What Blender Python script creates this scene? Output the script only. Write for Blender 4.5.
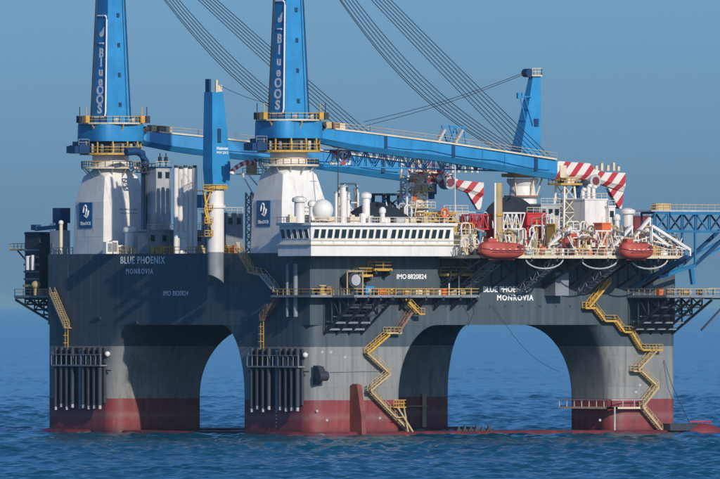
import bpy, bmesh, math, random
import numpy as np
from mathutils import Vector, Matrix
random.seed(7)
R = math.radians
C, S = math.cos(R(35)), math.sin(R(35))     # the platform's sides lie along X and Y; the camera looks 35 degrees off +Y
D0, PX = 2500.0, 0.18                       # distance to the near corner of the hull; metres per photo pixel there
F = D0 / PX
HC, AC = 23.6, 9.0
scene = bpy.context.scene
for o in list(bpy.data.objects): bpy.data.objects.remove(o)

# ------------------------------------------------------------------ camera, sky, sun, exposure
cam = bpy.data.cameras.new('camera'); camo = bpy.data.objects.new('camera', cam)
scene.collection.objects.link(camo); scene.camera = camo
camo.location = (C*AC - S*D0, -S*AC - C*D0, HC)
camo.rotation_euler = (R(90), 0, R(-35))
cam.sensor_width = 36; cam.lens = 36*F/720
cam.shift_y = (305-239.5)/720
cam.clip_start = 10; cam.clip_end = 200000

SUN_EL, SUN_AZ = 23.0, -9.0
world = bpy.data.worlds.new('World'); scene.world = world; world.use_nodes = True
wn = world.node_tree; bg = wn.nodes['Background']
sky = wn.nodes.new('ShaderNodeTexSky'); sky.sky_type = 'NISHITA'; sky.sun_disc = False
sky.sun_elevation = R(SUN_EL); sky.sun_rotation = R(180-SUN_AZ)
sky.air_density = 0.65; sky.dust_density = 1.0; sky.ozone_density = 10.0; sky.altitude = 0
tint = wn.nodes.new('ShaderNodeMix'); tint.data_type = 'RGBA'; tint.blend_type = 'MULTIPLY'; tint.inputs[0].default_value = 1.0; tint.inputs[7].default_value = (1.02, 1.05, 1.01, 1)
wn.links.new(sky.outputs[0], tint.inputs[6]); wn.links.new(tint.outputs[2], bg.inputs[0]); bg.inputs[1].default_value = 0.112
sl = bpy.data.lights.new('sun', 'SUN'); sl.energy = 3.4; sl.angle = R(0.6); sl.color = (1.0, 0.90, 0.76)
so = bpy.data.objects.new('sun', sl); scene.collection.objects.link(so)
sd = Vector((math.sin(R(SUN_AZ))*math.cos(R(SUN_EL)), -math.cos(R(SUN_AZ))*math.cos(R(SUN_EL)), math.sin(R(SUN_EL))))
so.rotation_euler = sd.to_track_quat('Z', 'Y').to_euler()
vs = scene.view_settings; vs.view_transform = 'Standard'; vs.look = 'None'; vs.gamma = 1; vs.exposure = -0.05; vs.use_curve_mapping = False

# ------------------------------------------------------------------ helpers
def at(px, py, X=None, Y=None):
    """the point of the plane X=const or Y=const seen at a photo pixel"""
    k = (px-360)/F
    if Y is not None:
        X = (AC + k*D0 + (k*C + S)*Y) / (C - k*S)
    else:
        Y = (C*X - AC - k*D0 - k*S*X) / (S + k*C)
    b = S*X + C*Y
    return Vector((X, Y, HC - (py-305)/F*(D0+b)))

class MB:
    def __init__(s): s.v = []; s.f = []
    def add(s, vs_, fs):
        n = len(s.v); s.v += [tuple(p) for p in vs_]; s.f += [tuple(i+n for i in f) for f in fs]; return s
    def box(s, a, b):
        (x0, y0, z0), (x1, y1, z1) = a, b
        return s.add([(x0,y0,z0),(x1,y0,z0),(x1,y1,z0),(x0,y1,z0),(x0,y0,z1),(x1,y0,z1),(x1,y1,z1),(x0,y1,z1)],
                     [(0,3,2,1),(4,5,6,7),(0,1,5,4),(1,2,6,5),(2,3,7,6),(3,0,4,7)])
    def cb(s, c, d): return s.box([c[i]-d[i]/2 for i in range(3)], [c[i]+d[i]/2 for i in range(3)])
    def loft(s, rings, cap=True):
        n = len(rings[0]); base = len(s.v)
        for r in rings: s.v += [tuple(p) for p in r]
        for i in range(len(rings)-1):
            for j in range(n):
                k = (j+1) % n
                s.f.append((base+i*n+j, base+i*n+k, base+(i+1)*n+k, base+(i+1)*n+j))
        if cap:
            s.f.append(tuple(base+j for j in reversed(range(n))))
            s.f.append(tuple(base+(len(rings)-1)*n+j for j in range(n)))
        return s
    def frame(s, p, q):
        d = (Vector(q)-Vector(p)); d.normalize()
        up = Vector((0,0,1)) if abs(d.z) < 0.95 else Vector((0,1,0))
        a = d.cross(up); a.normalize(); b = a.cross(d); b.normalize()
        return a, b
    def beam(s, p, q, w, h=None):
        h = h or w; a, b = s.frame(p, q)
        o = [a*x*w/2 + b*y*h/2 for x, y in ((-1,-1),(1,-1),(1,1),(-1,1))]
        return s.loft([[Vector(p)+k for k in o], [Vector(q)+k for k in o]])
    def cyl(s, p, q, r0, r1=None, n=16):
        r1 = r0 if r1 is None else r1; a, b = s.frame(p, q)
        rg = lambda c, r: [Vector(c) + a*math.cos(t*2*math.pi/n)*r + b*math.sin(t*2*math.pi/n)*r for t in range(n)]
        return s.loft([rg(p, r0), rg(q, r1)])
    def tube(s, pts, r, n=6):
        rings = []
        for i, p in enumerate(pts):
            a, b = s.frame(pts[max(0, i-1)], pts[min(len(pts)-1, i+1)])
            rings.append([Vector(p) + a*math.cos(t*2*math.pi/n)*r + b*math.sin(t*2*math.pi/n)*r for t in range(n)])
        return s.loft(rings)
    def lathe(s, c, prof, n=24):
        return s.loft([[(c[0]+math.cos(t*2*math.pi/n)*r, c[1]+math.sin(t*2*math.pi/n)*r, c[2]+z) for t in range(n)] for r, z in prof])
    def ball(s, c, r, n=20, m=12, sz=1.0):
        return s.lathe(c, [(max(1e-3, r*math.sin(math.pi*i/m)), -r*sz*math.cos(math.pi*i/m)) for i in range(m+1)], n)
    def ring(s, c, r0, r1, z0, z1, n=28):
        rg = lambda r, z: [(c[0]+math.cos(t*2*math.pi/n)*r, c[1]+math.sin(t*2*math.pi/n)*r, c[2]+z) for t in range(n)]
        base = len(s.v); rs = [rg(r0,z0), rg(r1,z0), rg(r1,z1), rg(r0,z1)]
        for r in rs: s.v += r
        for i in range(4):
            k = (i+1) % 4
            for j in range(n):
                l = (j+1) % n
                s.f.append((base+i*n+j, base+i*n+l, base+k*n+l, base+k*n+j))
        return s
    def prism(s, poly, axis, a, b):
        """2D polygon extruded along an axis; poly in the other two axes' order"""
        def mk(u, v, w): return {'x': (w,u,v), 'y': (u,w,v), 'z': (u,v,w)}[axis]
        return s.loft([[mk(u,v,a) for u,v in poly], [mk(u,v,b) for u,v in poly]])
    def rail(s, pts, h=1.1, sp=1.6, r=0.06, mid=True):
        for i in range(len(pts)-1):
            p, q = Vector(pts[i]), Vector(pts[i+1]); L = (q-p).length; n = max(1, int(L/sp))
            for k in range(n+1):
                t = p.lerp(q, k/n); s.beam(t, t+Vector((0,0,h)), r*1.6)
            s.beam(p+Vector((0,0,h)), q+Vector((0,0,h)), r*2)
            if mid: s.beam(p+Vector((0,0,h*.5)), q+Vector((0,0,h*.5)), r*1.4)
        return s
    def lattice(s, p, q, w, h, n, r):
        p, q = Vector(p), Vector(q); a, b = s.frame(p, q)
        cs = [a*x*w/2 + b*y*h/2 for x, y in ((-1,-1),(1,-1),(1,1),(-1,1))]
        for c in cs: s.beam(p+c, q+c, r*2)
        for i in range(n):
            t0, t1 = p.lerp(q, i/n), p.lerp(q, (i+1)/n)
            for j in range(4):
                c0, c1 = cs[j], cs[(j+1) % 4]
                if i % 2: c0, c1 = c1, c0
                s.beam(t0+c0, t1+c1, r*1.3); s.beam(t0+c0, t0+c1, r*1.2)
        return s
    def build(s, name, mat, parent=None, smooth=False, kind=None, label=None, crease=40):
        me = bpy.data.meshes.new(name)
        off = parent_world(parent) if parent else Vector((0,0,0))
        me.from_pydata([(v[0]-off.x, v[1]-off.y, v[2]-off.z) for v in s.v], [], s.f)
        me.materials.append(M[mat]); 
        bm = bmesh.new(); bm.from_mesh(me); bmesh.ops.recalc_face_normals(bm, faces=bm.faces[:]); bm.to_mesh(me); bm.free()
        if smooth:
            me.polygons.foreach_set('use_smooth', [True]*len(me.polygons))
            me.set_sharp_from_angle(angle=R(crease))
        o = bpy.data.objects.new(name, me); scene.collection.objects.link(o)
        if parent: o.parent = parent
        if kind: o['kind'] = kind
        if label: o['label'] = label
        return o

def parent_world(o):
    v = Vector((0,0,0))
    while o: v += o.location; o = o.parent
    return v
def tag(o, label, cat, group=None):
    o['label'] = label; o['category'] = cat
    if group: o['group'] = group
    return o
def thing(name, label, cat, loc, group=None):
    o = bpy.data.objects.new(name, None); scene.collection.objects.link(o)
    o.location = loc; o.empty_display_size = 1
    return tag(o, label, cat, group)
def text_mb(txt, size, mp, bold=0.0, spacing=1.0, thick=0.03):
    """lettering as a thin solid; mp(x, y, d) maps text plane coordinates and a height d above the surface to the world"""
    cu = bpy.data.curves.new('t', 'FONT'); cu.body = txt; cu.size = size; cu.align_x = 'CENTER'; cu.align_y = 'CENTER'
    cu.space_character = spacing; cu.offset = bold; cu.extrude = thick/2; cu.resolution_u = 3
    o = bpy.data.objects.new('t', cu); scene.collection.objects.link(o)
    dg = bpy.context.evaluated_depsgraph_get(); me = bpy.data.meshes.new_from_object(o.evaluated_get(dg))
    mb = MB(); mb.add([mp(v.co.x, v.co.y, v.co.z+thick/2) for v in me.vertices], [tuple(p.vertices) for p in me.polygons])
    bpy.data.objects.remove(o); bpy.data.curves.remove(cu); bpy.data.meshes.remove(me)
    return mb

# ------------------------------------------------------------------ materials
M = {}
class NT:
    def __init__(s, name):
        m = bpy.data.materials.new(name); m.use_nodes = True; s.m = m; s.t = m.node_tree
        s.b = s.t.nodes['Principled BSDF']; M[name] = m
    def n(s, typ, **kw):
        nd = s.t.nodes.new('ShaderNode'+typ)
        for k, v in kw.items(): setattr(nd, k, v)
        return nd
    def set(s, sock, v):
        if hasattr(v, 'is_linked') or hasattr(v, 'links'): s.t.links.new(v, sock)
        else: sock.default_value = v
    def math(s, op, a, b=0.0, c=None):
        nd = s.n('Math', operation=op); s.set(nd.inputs[0], a); s.set(nd.inputs[1], b)
        if c is not None: s.set(nd.inputs[2], c)
        return nd.outputs[0]
    def mix(s, f, a, b, mode='MIX'):
        nd = s.n('Mix', data_type='RGBA', blend_type=mode); s.set(nd.inputs[0], f); s.set(nd.inputs[6], a); s.set(nd.inputs[7], b)
        return nd.outputs[2]
    def pos(s, sc=(1,1,1), obj=False):
        g = s.n('TexCoord').outputs['Object'] if obj else s.n('NewGeometry').outputs['Position']
        mp = s.n('Mapping'); mp.inputs['Scale'].default_value = sc; s.t.links.new(g, mp.inputs[0]); return mp.outputs[0]
    def noise(s, vec, scale, detail=4.0, rough=0.55):
        nd = s.n('TexNoise'); s.t.links.new(vec, nd.inputs['Vector']); nd.inputs['Scale'].default_value = scale
        nd.inputs['Detail'].default_value = detail; nd.inputs['Roughness'].default_value = rough; return nd.outputs['Fac']
    def ramp(s, f, a, b):
        nd = s.n('MapRange'); s.set(nd.inputs[0], f); nd.inputs[1].default_value = a; nd.inputs[2].default_value = b; return nd.outputs[0]
def rgb(c): return (c[0], c[1], c[2], 1.0)
def sc(c, k): return rgb([min(1, x*k) for x in c])

def paint(name, col, rough=0.5, var=0.22, streak=0.35, rust=0.0, metal=0.0):
    t = NT(name)
    p = t.noise(t.pos(), 0.35, 5); st = t.noise(t.pos((1.2,1.2,0.08)), 1.0, 4)
    c = t.mix(t.ramp(p, .3, .7), sc(col, 1-var), sc(col, 1+var))
    c = t.mix(t.math('MULTIPLY', t.ramp(st, .52, .75), streak), c, rgb((col[0]*.45+.02, col[1]*.42+.015, col[2]*.38+.01)))
    if rust:
        rn = t.noise(t.pos((1,1,.25)), 0.9, 6, .65)
        c = t.mix(t.math('MULTIPLY', t.ramp(rn, .58, .70), rust), c, rgb((.16,.06,.025)))
    t.set(t.b.inputs['Base Color'], c); t.b.inputs['Roughness'].default_value = rough; t.b.inputs['Metallic'].default_value = metal
    return t

def hull_material():
    t = NT('hull_paint')
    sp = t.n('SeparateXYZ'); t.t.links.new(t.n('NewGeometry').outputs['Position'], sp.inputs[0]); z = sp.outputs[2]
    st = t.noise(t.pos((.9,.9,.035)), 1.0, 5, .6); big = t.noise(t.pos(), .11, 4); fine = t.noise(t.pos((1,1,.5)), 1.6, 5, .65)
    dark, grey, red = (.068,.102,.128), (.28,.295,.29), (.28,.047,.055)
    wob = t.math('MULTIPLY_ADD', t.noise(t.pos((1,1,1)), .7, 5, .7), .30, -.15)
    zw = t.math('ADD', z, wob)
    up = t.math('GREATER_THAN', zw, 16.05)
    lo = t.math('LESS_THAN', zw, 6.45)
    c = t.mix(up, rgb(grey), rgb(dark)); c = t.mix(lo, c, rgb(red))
    c = t.mix(t.math('MULTIPLY', t.ramp(big, .38, .68), .40), c, t.mix(.5, c, rgb((.04,.055,.07))))
    c = t.mix(t.math('MULTIPLY', t.ramp(st, .50, .70), .60), c, t.mix(.66, c, rgb((.03,.028,.028))))
    c = t.mix(t.math('MULTIPLY', t.ramp(st, .46, .28), .22), c, t.mix(.5, c, rgb((.45,.45,.43))))
    # rust and scuffs near the water
    rn = t.noise(t.pos((1,1,.3)), .8, 6, .7)
    low = t.ramp(z, 14.0, 1.0)
    c = t.mix(t.math('MULTIPLY', t.ramp(rn, .53, .66), t.math('MULTIPLY', low, .85)), c, rgb((.13,.05,.03)))
    c = t.mix(t.math('MULTIPLY', t.ramp(fine, .64, .72), .35), c, rgb((.36,.35,.33)))
    rs = t.noise(t.pos((1.6,1.6,.06)), 1.0, 5, .7)
    c = t.mix(t.math('MULTIPLY', t.ramp(rs, .57, .70), .75), c, rgb((.14,.075,.045)))
    scum = t.math('MULTIPLY', t.ramp(t.math('ABSOLUTE', t.math('SUBTRACT', t.math('ADD', z, t.math('MULTIPLY', rn, 1.6)), 4.2)), .9, .1), .35)
    c = t.mix(scum, c, rgb((.30,.20,.18)))
    wet = t.ramp(t.math('ADD', z, t.math('MULTIPLY', fine, 1.2)), 2.3, 0.9)
    c = t.mix(t.math('MULTIPLY', wet, .75), c, rgb((.045,.018,.022)))
    # welded plate seams
    br = t.n('TexBrick'); br.offset = .5
    cx = t.n('CombineXYZ'); t.t.links.new(t.math('ADD', sp.outputs[0], sp.outputs[1]), cx.inputs[0]); t.t.links.new(z, cx.inputs[1])
    t.t.links.new(cx.outputs[0], br.inputs['Vector']); br.inputs['Scale'].default_value = 1
    br.inputs['Brick Width'].default_value = 9.0; br.inputs['Row Height'].default_value = 2.9; br.inputs['Mortar Size'].default_value = .05; br.inputs['Mortar Smooth'].default_value = .4
    br.inputs['Color1'].default_value = (0,0,0,1); br.inputs['Color2'].default_value = (.45,.45,.45,1); br.inputs['Mortar'].default_value = (1,1,1,1)
    c = t.mix(t.math('MULTIPLY', br.outputs['Color'], .34), c, t.mix(.6, c, rgb((.02,.025,.03))))
    t.set(t.b.inputs['Base Color'], c); t.b.inputs['Roughness'].default_value = .55
    bp = t.n('Bump'); bp.inputs['Strength'].default_value = .35; bp.inputs['Distance'].default_value = .12
    t.t.links.new(t.noise(t.pos(), .45, 2), bp.inputs['Height']); t.t.links.new(bp.outputs[0], t.b.inputs['Normal'])
hull_material()
paint('white', (.80,.78,.74), .45, .08, .30, .28)
paint('white_clean', (.82,.81,.78), .4, .05, .22, .10)
paint('cream', (.70,.61,.45), .6, .15, .3, .2)
paint('tan', (.50,.38,.20), .6, .2, .3, .3)
paint('yellow', (.60,.36,.065), .55, .2, .35, .35)
paint('blue', (.028,.265,.56), .42, .14, .34, .10)
paint('navy', (.010,.055,.15), .45, .15, .2)
paint('dark_steel', (.035,.045,.06), .6, .25, .3, .2)
paint('grey_steel', (.22,.25,.28), .55, .2, .3, .2)
paint('pale_steel', (.45,.47,.48), .5, .2, .3, .2)
paint('lifeboat_red', (.47,.085,.062), .6, .16, .35)
paint('orange', (.72,.16,.05), .5, .15, .2)
paint('red', (.55,.035,.04), .5, .12, .2)
paint('rust_red', (.22,.06,.05), .7, .3, .4, .6)
paint('dark_red', (.20,.035,.042), .6, .25, .3, .3)
paint('pontoon_paint', (.13,.026,.034), .45, .4, .5, .4)
paint('rusty', (.26,.16,.12), .8, .3, .4, .6)
paint('tarpaulin', (.012,.020,.032), .8, .3, .1)
paint('rope', (.03,.035,.045), .6, .1, 0)
paint('lettering', (.93,.94,.93), .5, .04, .08)
paint('sign_blue', (.012,.12,.28), .4, .06, .06)
paint('jetty_blue', (.018,.17,.36), .45, .15, .25, .15)
paint('pale_green', (.22,.36,.26), .5, .2, .2)
t = NT('glass'); t.b.inputs['Base Color'].default_value = (.012,.02,.026,1); t.b.inputs['Roughness'].default_value = .12
nz = t.noise(t.pos((1,1,1)), .6, 3); t.set(t.b.inputs['Base Color'], t.mix(nz, rgb((.005,.010,.014)), rgb((.02,.045,.05))))
t = NT('stripes')
sp = t.n('SeparateXYZ'); t.t.links.new(t.n('TexCoord').outputs['Object'], sp.inputs[0])
u = t.math('MULTIPLY_ADD', sp.outputs[2], -0.85, sp.outputs[0])
fr = t.math('FRACT', t.math('DIVIDE', u, 3.1))
w = t.noise(t.pos(), .6, 4)
c = t.mix(t.math('GREATER_THAN', fr, .46), rgb((.50,.04,.05)), rgb((.78,.74,.68)))
c = t.mix(t.math('MULTIPLY', t.ramp(w, .5, .75), .3), c, rgb((.2,.15,.13)))
t.set(t.b.inputs['Base Color'], c); t.b.inputs['Roughness'].default_value = .5

def sea_material():
    t = NT('sea_water')
    a = t.noise(t.pos((.8,1.3,1)), .55, 4, .6); b = t.noise(t.pos((.06,.09,.1)), .35, 3)
    t.set(t.b.inputs['Base Color'], t.mix(b, rgb((.004,.084,.145)), rgb((.006,.106,.18))))
    at_ = t.n('Attribute'); at_.attribute_name = 'wash'; fn = t.noise(t.pos((.5,.5,1)), 1.1, 6, .7)
    foam = t.ramp(t.math('ADD', fn, t.math('MULTIPLY', at_.outputs['Fac'], .22)), .66, .80)
    bc = t.b.inputs['Base Color'].links[0].from_socket
    t.set(t.b.inputs['Base Color'], t.mix(t.math('MULTIPLY', foam, t.math('MULTIPLY', at_.outputs['Fac'], .75)), bc, rgb((.42,.50,.54))))
    t.b.inputs['Roughness'].default_value = .16; t.b.inputs['IOR'].default_value = 1.333; t.b.inputs['Specular IOR Level'].default_value = .26
    bp = t.n('Bump'); bp.inputs['Strength'].default_value = .9; bp.inputs['Distance'].default_value = .30
    t.t.links.new(a, bp.inputs['Height']); t.t.links.new(bp.outputs[0], t.b.inputs['Normal'])
sea_material()

# ------------------------------------------------------------------ sea: one sheet out to the horizon, with real waves where they can be seen
def build_sea():
    rng = np.random.default_rng(11)
    rows = np.concatenate([np.linspace(206, 92, 960), np.linspace(91.8, 30, 320), np.linspace(29.6, 3.6, 80)])      # finer towards the camera's view
    depth = HC*F/rows
    cols = np.linspace(-0.043, 0.043, 540)
    ang = R(-35)
    f = np.array([S, C]); r = np.array([C, -S]); cp = np.array([C*AC - S*D0, -S*AC - C*D0])
    Dp, K = np.meshgrid(depth, cols, indexing='ij')
    x = cp[0] + Dp*f[0] + Dp*K*r[0]; y = cp[1] + Dp*f[1] + Dp*K*r[1]
    z = np.zeros_like(x)
    wd = R(-122)
    for i in range(64):
        L = 1.5*(10/1.5)**rng.random(); th = wd + rng.normal(0, .52); k = 2*math.pi/L
        amp = 0.0115*L**0.74
        ph = (x*math.cos(th) + y*math.sin(th))*k + rng.random()*6.283
        s_ = np.sin(ph); z += amp*(s_ + .25*np.sin(2*ph+1.57)*(.5))
    lx = np.sin(x*.011+y*.017)+np.sin(x*.019-y*.0073+1.3)+np.sin(x*.0041+y*.0083+4)
    z *= (1 + .16*lx)
    z *= np.clip((60000-Dp)/30000, 0, 1)
    nr, nc = x.shape
    V = np.stack([x, y, z], -1).reshape(-1, 3)
    idx = np.arange(nr*nc).reshape(nr, nc)
    Q = np.stack([idx[:-1,:-1], idx[:-1,1:], idx[1:,1:], idx[1:,:-1]], -1).reshape(-1, 4)
    # the calm sheet under and around it
    B = 120000.0; n0 = len(V)
    V = np.concatenate([V, np.array([[-B,-B,-1.6],[B,-B,-1.6],[B,B,-1.6],[-B,B,-1.6]])]); Q = np.concatenate([Q, [[n0,n0+1,n0+2,n0+3]]])
    me = bpy.data.meshes.new('sea'); me.vertices.add(len(V)); me.vertices.foreach_set('co', V.ravel())
    me.loops.add(Q.size); me.loops.foreach_set('vertex_index', Q.ravel().astype(np.int32))
    me.polygons.add(len(Q)); me.polygons.foreach_set('loop_start', np.arange(0, Q.size, 4, dtype=np.int32))
    me.update(); me.validate(); me.polygons.foreach_set('use_smooth', [True]*len(Q))
    ex, ey = at(675, 430, Y=0).x, at(48, 430, X=0).y
    def dist(x0, y0, x1, y1): return np.hypot(np.maximum(np.maximum(x0-V[:,0], V[:,0]-x1), 0), np.maximum(np.maximum(y0-V[:,1], V[:,1]-y1), 0))
    d = np.minimum(dist(-3, -2.6, ex+8.5, 16), dist(-3, ey-16, ex+8.5, ey+2.6)); wash = np.clip(1-d/16, 0, 1)**1.5
    atr = me.attributes.new('wash', 'FLOAT', 'POINT'); atr.data.foreach_set('value', wash.astype(np.float32))
    me.materials.append(M['sea_water'])
    o = bpy.data.objects.new('sea', me); scene.collection.objects.link(o); o['kind'] = 'structure'
build_sea()

# ------------------------------------------------------------------ the hull
XE = at(675, 430, Y=0).x          # right end of the deck
YE = at(48, 430, X=0).y           # far side
BX, BY = at(400, 430, Y=0).x, at(243, 430, X=0).y
CX0 = at(613, 430, Y=0).x; CYB = at(570, 430, X=CX0).y
ZS, ZD = 20.0, 33.0
HULL = thing('platform_hull', 'huge dark blue and grey semi-submersible hull on four columns with red waterline', 'platform', (XE/2, YE/2, 0))
def rrect(x0, y0, x1, y1, r, n=5):
    p = []
    rs_ = r if isinstance(r, tuple) else (r, r, r, r)      # near right, far right, far left, near left
    for k, (sx, sy, a0) in enumerate(((x1, y0, -90), (x1, y1, 0), (x0, y1, 90), (x0, y0, 180))):
        r = rs_[k]; cx, cy = sx+(r if sx == x0 else -r), sy+(r if sy == y0 else -r)
        for i in range(n+1):
            a = R(a0 + 90*i/n); p.append((cx+r*math.cos(a), cy+r*math.sin(a)))
    return p
cols = {'B': (0, 0, BX, BY), 'A': (0, YE-BY, BX, YE), 'C': (CX0, 0, XE, CYB), 'D': (CX0, YE-CYB, XE, YE)}
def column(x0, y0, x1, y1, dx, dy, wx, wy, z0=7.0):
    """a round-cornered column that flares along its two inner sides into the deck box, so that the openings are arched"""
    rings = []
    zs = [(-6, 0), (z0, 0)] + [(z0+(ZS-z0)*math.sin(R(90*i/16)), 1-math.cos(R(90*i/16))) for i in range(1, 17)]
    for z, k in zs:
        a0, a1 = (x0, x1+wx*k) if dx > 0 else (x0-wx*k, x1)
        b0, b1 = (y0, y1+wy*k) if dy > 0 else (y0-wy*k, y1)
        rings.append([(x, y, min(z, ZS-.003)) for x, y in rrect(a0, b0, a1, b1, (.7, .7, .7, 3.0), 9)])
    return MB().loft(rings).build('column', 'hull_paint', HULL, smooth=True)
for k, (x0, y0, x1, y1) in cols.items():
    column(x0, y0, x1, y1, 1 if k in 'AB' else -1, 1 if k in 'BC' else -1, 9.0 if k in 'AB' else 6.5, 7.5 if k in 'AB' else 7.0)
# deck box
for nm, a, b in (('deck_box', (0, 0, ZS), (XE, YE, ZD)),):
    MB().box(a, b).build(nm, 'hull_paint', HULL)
# ring of pontoons, almost awash
def pontoon(x0, y0, x1, y1, zt, rx):
    mb = MB(); n = 8; rings = []
    prof = [(1.0, -6), (1.0, zt-.9), (.985, zt-.3), (.96, zt)]
    for k, z in prof:
        cx, cy = (x0+x1)/2, (y0+y1)/2; hx, hy = (x1-x0)/2 - (1-k)*12, (y1-y0)/2 - (1-k)*12
        rings.append([(x, y, z) for x, y in rrect(cx-hx, cy-hy, cx+hx, cy+hy, rx, 8)])
    mb.loft(rings); return mb
pontoon(-3, -2.6, XE+8.5, CYB+2, .75, 6.5).build('pontoon', 'pontoon_paint', HULL, True)
pontoon(-3, YE-CYB-2, XE+8.5, YE+2.6, .75, 6.5).build('pontoon', 'pontoon_paint', HULL, True)
pontoon(2, CYB+2.2, 14, YE-CYB-2.2, .62, .6).build('cross_pontoon', 'pontoon_paint', HULL, True)
# ------------------------------------------------------------------ platforms, walkways and brackets on the hull
def bracket(mb, x, p, ztop, drop, r=.16, n=3, y0=0):
    """cantilever frame standing out from the near long side (sgn -1) in a plane X = x"""
    o, w0 = (x, y0-p, ztop), (x, y0, ztop); w1 = (x, y0, ztop-drop)
    s_ = -1 if p > 0 else 1
    mb.beam(w0, o, r*2); mb.beam(w1, (x, y0-p, ztop-.35), r*2.2); mb.beam(w0, w1, r*2)
    for i in range(1, n+1):
        t_ = i/(n+1); q = (x, y0-p*t_, ztop); b_ = (x, y0-p*t_, ztop-drop*(1-t_)-.2*t_)
        mb.beam(q, b_, r*1.3)
        if i > 1:
            t0 = (i-1)/(n+1); mb.beam((x, y0-p*t0, ztop), b_, r*1.1)
    return mb
def balcony(x0, x1, p, z, edge, railmat, drop, nb, y0=0, thick=.45, rh=1.15, ends=True, rsp=1.6):
    s_ = 1 if p > 0 else -1
    fl = MB().box((x0, min(y0-p, y0-.01*s_), z-thick), (x1, max(y0-p, y0-.01*s_), z)).build('balcony', edge, HULL)
    ry = y0-p+.12*s_
    MB().rail([(x0+.1, y0-.3*s_, z), (x0+.1, ry, z), (x1-.1, ry, z), (x1-.1, y0-.3*s_, z)] if ends else [(x0+.1, ry, z), (x1-.1, ry, z)], rh, rsp).build('railing', railmat, fl)
    for i in range(nb):
        x = x0+.4+(x1-x0-.8)*i/max(1, nb-1)
        bracket(MB(), x, p, z-thick-.02, drop, y0=y0).build('bracket', 'dark_steel', fl)
    return fl
zB = 25.4
lb = balcony(28.4, 74.6, 12.6, 32.6, 'cream', 'cream', 5.2, 9, thick=.55)             # lifeboat deck
b1 = balcony(2.6, 11.6, 10.2, zB, 'grey_steel', 'yellow', 6.6, 4)                     # tall frames under the near column's platform
b2 = balcony(11.62, 35.2, 3.2, zB, 'grey_steel', 'yellow', 2.2, 7)
b3 = balcony(70.5, 81.2, 12.4, zB, 'grey_steel', 'tan', 6.6, 5)
b4 = balcony(.8, 10.5, -12.6, zB, 'grey_steel', 'tan', 4.6, 4, y0=YE)                 # the same on the far side
b5 = balcony(28.5, 34.5, 2.6, zB+3.9, 'yellow', 'yellow', 1.2, 3)                     # small upper landing
b6 = balcony(12.4, 16.3, 2.6, zB+4.8, 'yellow', 'yellow', 1.2, 2)
b7 = balcony(9.2, 12.3, 2.2, zB+3.7, 'yellow', 'yellow', .8, 2)
mb = MB()
for x in (29.0, 31.2, 33.9): mb.cyl((x, -2.4, zB), (x, -2.4, zB+3.5), .12, n=8)
mb.build('post', 'white', b5)
# horizontal ties that run from frame to frame
for bal, xs, p, drop in ((b1, (3, 11.2), 10.2, 6.6), (b3, (70.9, 80.8), 12.4, 6.6), (b4, (1.2, 10.1), -12.6, 4.6)):
    y0 = YE if p < 0 else 0
    for t_ in (.12, .3, .5, .72):
        mb = MB(); y = y0-p*t_; z = zB-.47-drop*(1-t_)+.1
        mb.beam((xs[0], y, z), (xs[1], y, z), .34); mb.beam((xs[0], y, z+1.6*(1-t_)), (xs[1], y, z+1.6*(1-t_)), .22)
        mb.build('tie_beam', 'grey_steel' if t_ < .4 else 'dark_steel', bal)
# left end walkway round the near corner
wk = MB().box((-2.0, .0, zB-.4), (-.01, 9.6, zB)).build('walkway', 'grey_steel', HULL)
MB().rail([(-.2, 9.5, zB), (-1.9, 9.5, zB), (-1.9, .1, zB)]).build('railing', 'yellow', wk)
wk = MB().box((-2.0, -3.2, zB-.4), (2.58, -.01, zB)).build('walkway', 'grey_steel', HULL)
MB().rail([(-1.9, .1, zB), (-1.9, -3.1, zB), (2.5, -3.1, zB)]).build('railing', 'yellow', wk)
for px_ in (287.5, 295.5):
    q = at(px_, 262, X=-1.0)
    MB().cyl((-1.0, q.y, 21.5), (-1.0, q.y, 31), .42 if px_ > 290 else .33, n=14).build('riser_pipe', 'grey_steel', HULL, True)
# undersides of the lifeboat deck: round cradle hoops
for xc in (43.5, 55.8, 67):
    MB().tube([(xc+4.2*math.cos(R(a)), -11.8, 32.1+1.9*math.sin(R(a))) for a in range(-180, 1, 15)], .14).build('cradle_hoop', 'pale_steel', lb)
for x in (33, 46, 60):
    mb = MB(); mb.lattice((x, -.6, 26.3), (x, -11.5, 31.4), 1.2, 1.2, 5, .09); mb.build('knee_truss', 'grey_steel', lb)
mb = MB().box((52, -3.4, 25.3), (55, -.02, 29.5)); mb.build('locker', 'grey_steel', lb)
# heavy diagonal brace at the right end of the lifeboat deck
br = MB().beam((XE-10, -.3, 26.6), (XE-8.0, -14.5, 32.4), .7); br.build('brace', 'navy', lb)
# ---- railings along the deck edge
def deck_rail(pts, mat, name='deck_railing', sp=1.7, h=1.2):
    return MB().rail(pts, h, sp).build(name, mat, HULL)
deck_rail([(.2, BY+3, ZD), (.2, 63, ZD)], 'yellow')
deck_rail([(.2, 63.2, ZD), (.2, YE-1, ZD)], 'grey_steel')
deck_rail([(35, -.1+.3, ZD), (XE-.3, .2, ZD), (XE-.3, YE-.3, ZD)], 'cream')
for i, (y, m_) in enumerate(((52.5, 'tan'), (49, 'yellow'), (46.2, 'rusty'), (56, 'cream'), (60, 'pale_steel'), (36, 'tan'), (27.5, 'yellow'), (25.2, 'orange'))):
    mb = MB().box((.3, y-1.0, ZD+.02), (1.1, y+1.0, ZD+1.0)); mb.box((.45, y-.6, ZD+1.0), (.95, y+.3, ZD+1.45)); mb.build('edge_locker', m_, HULL)

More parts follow.
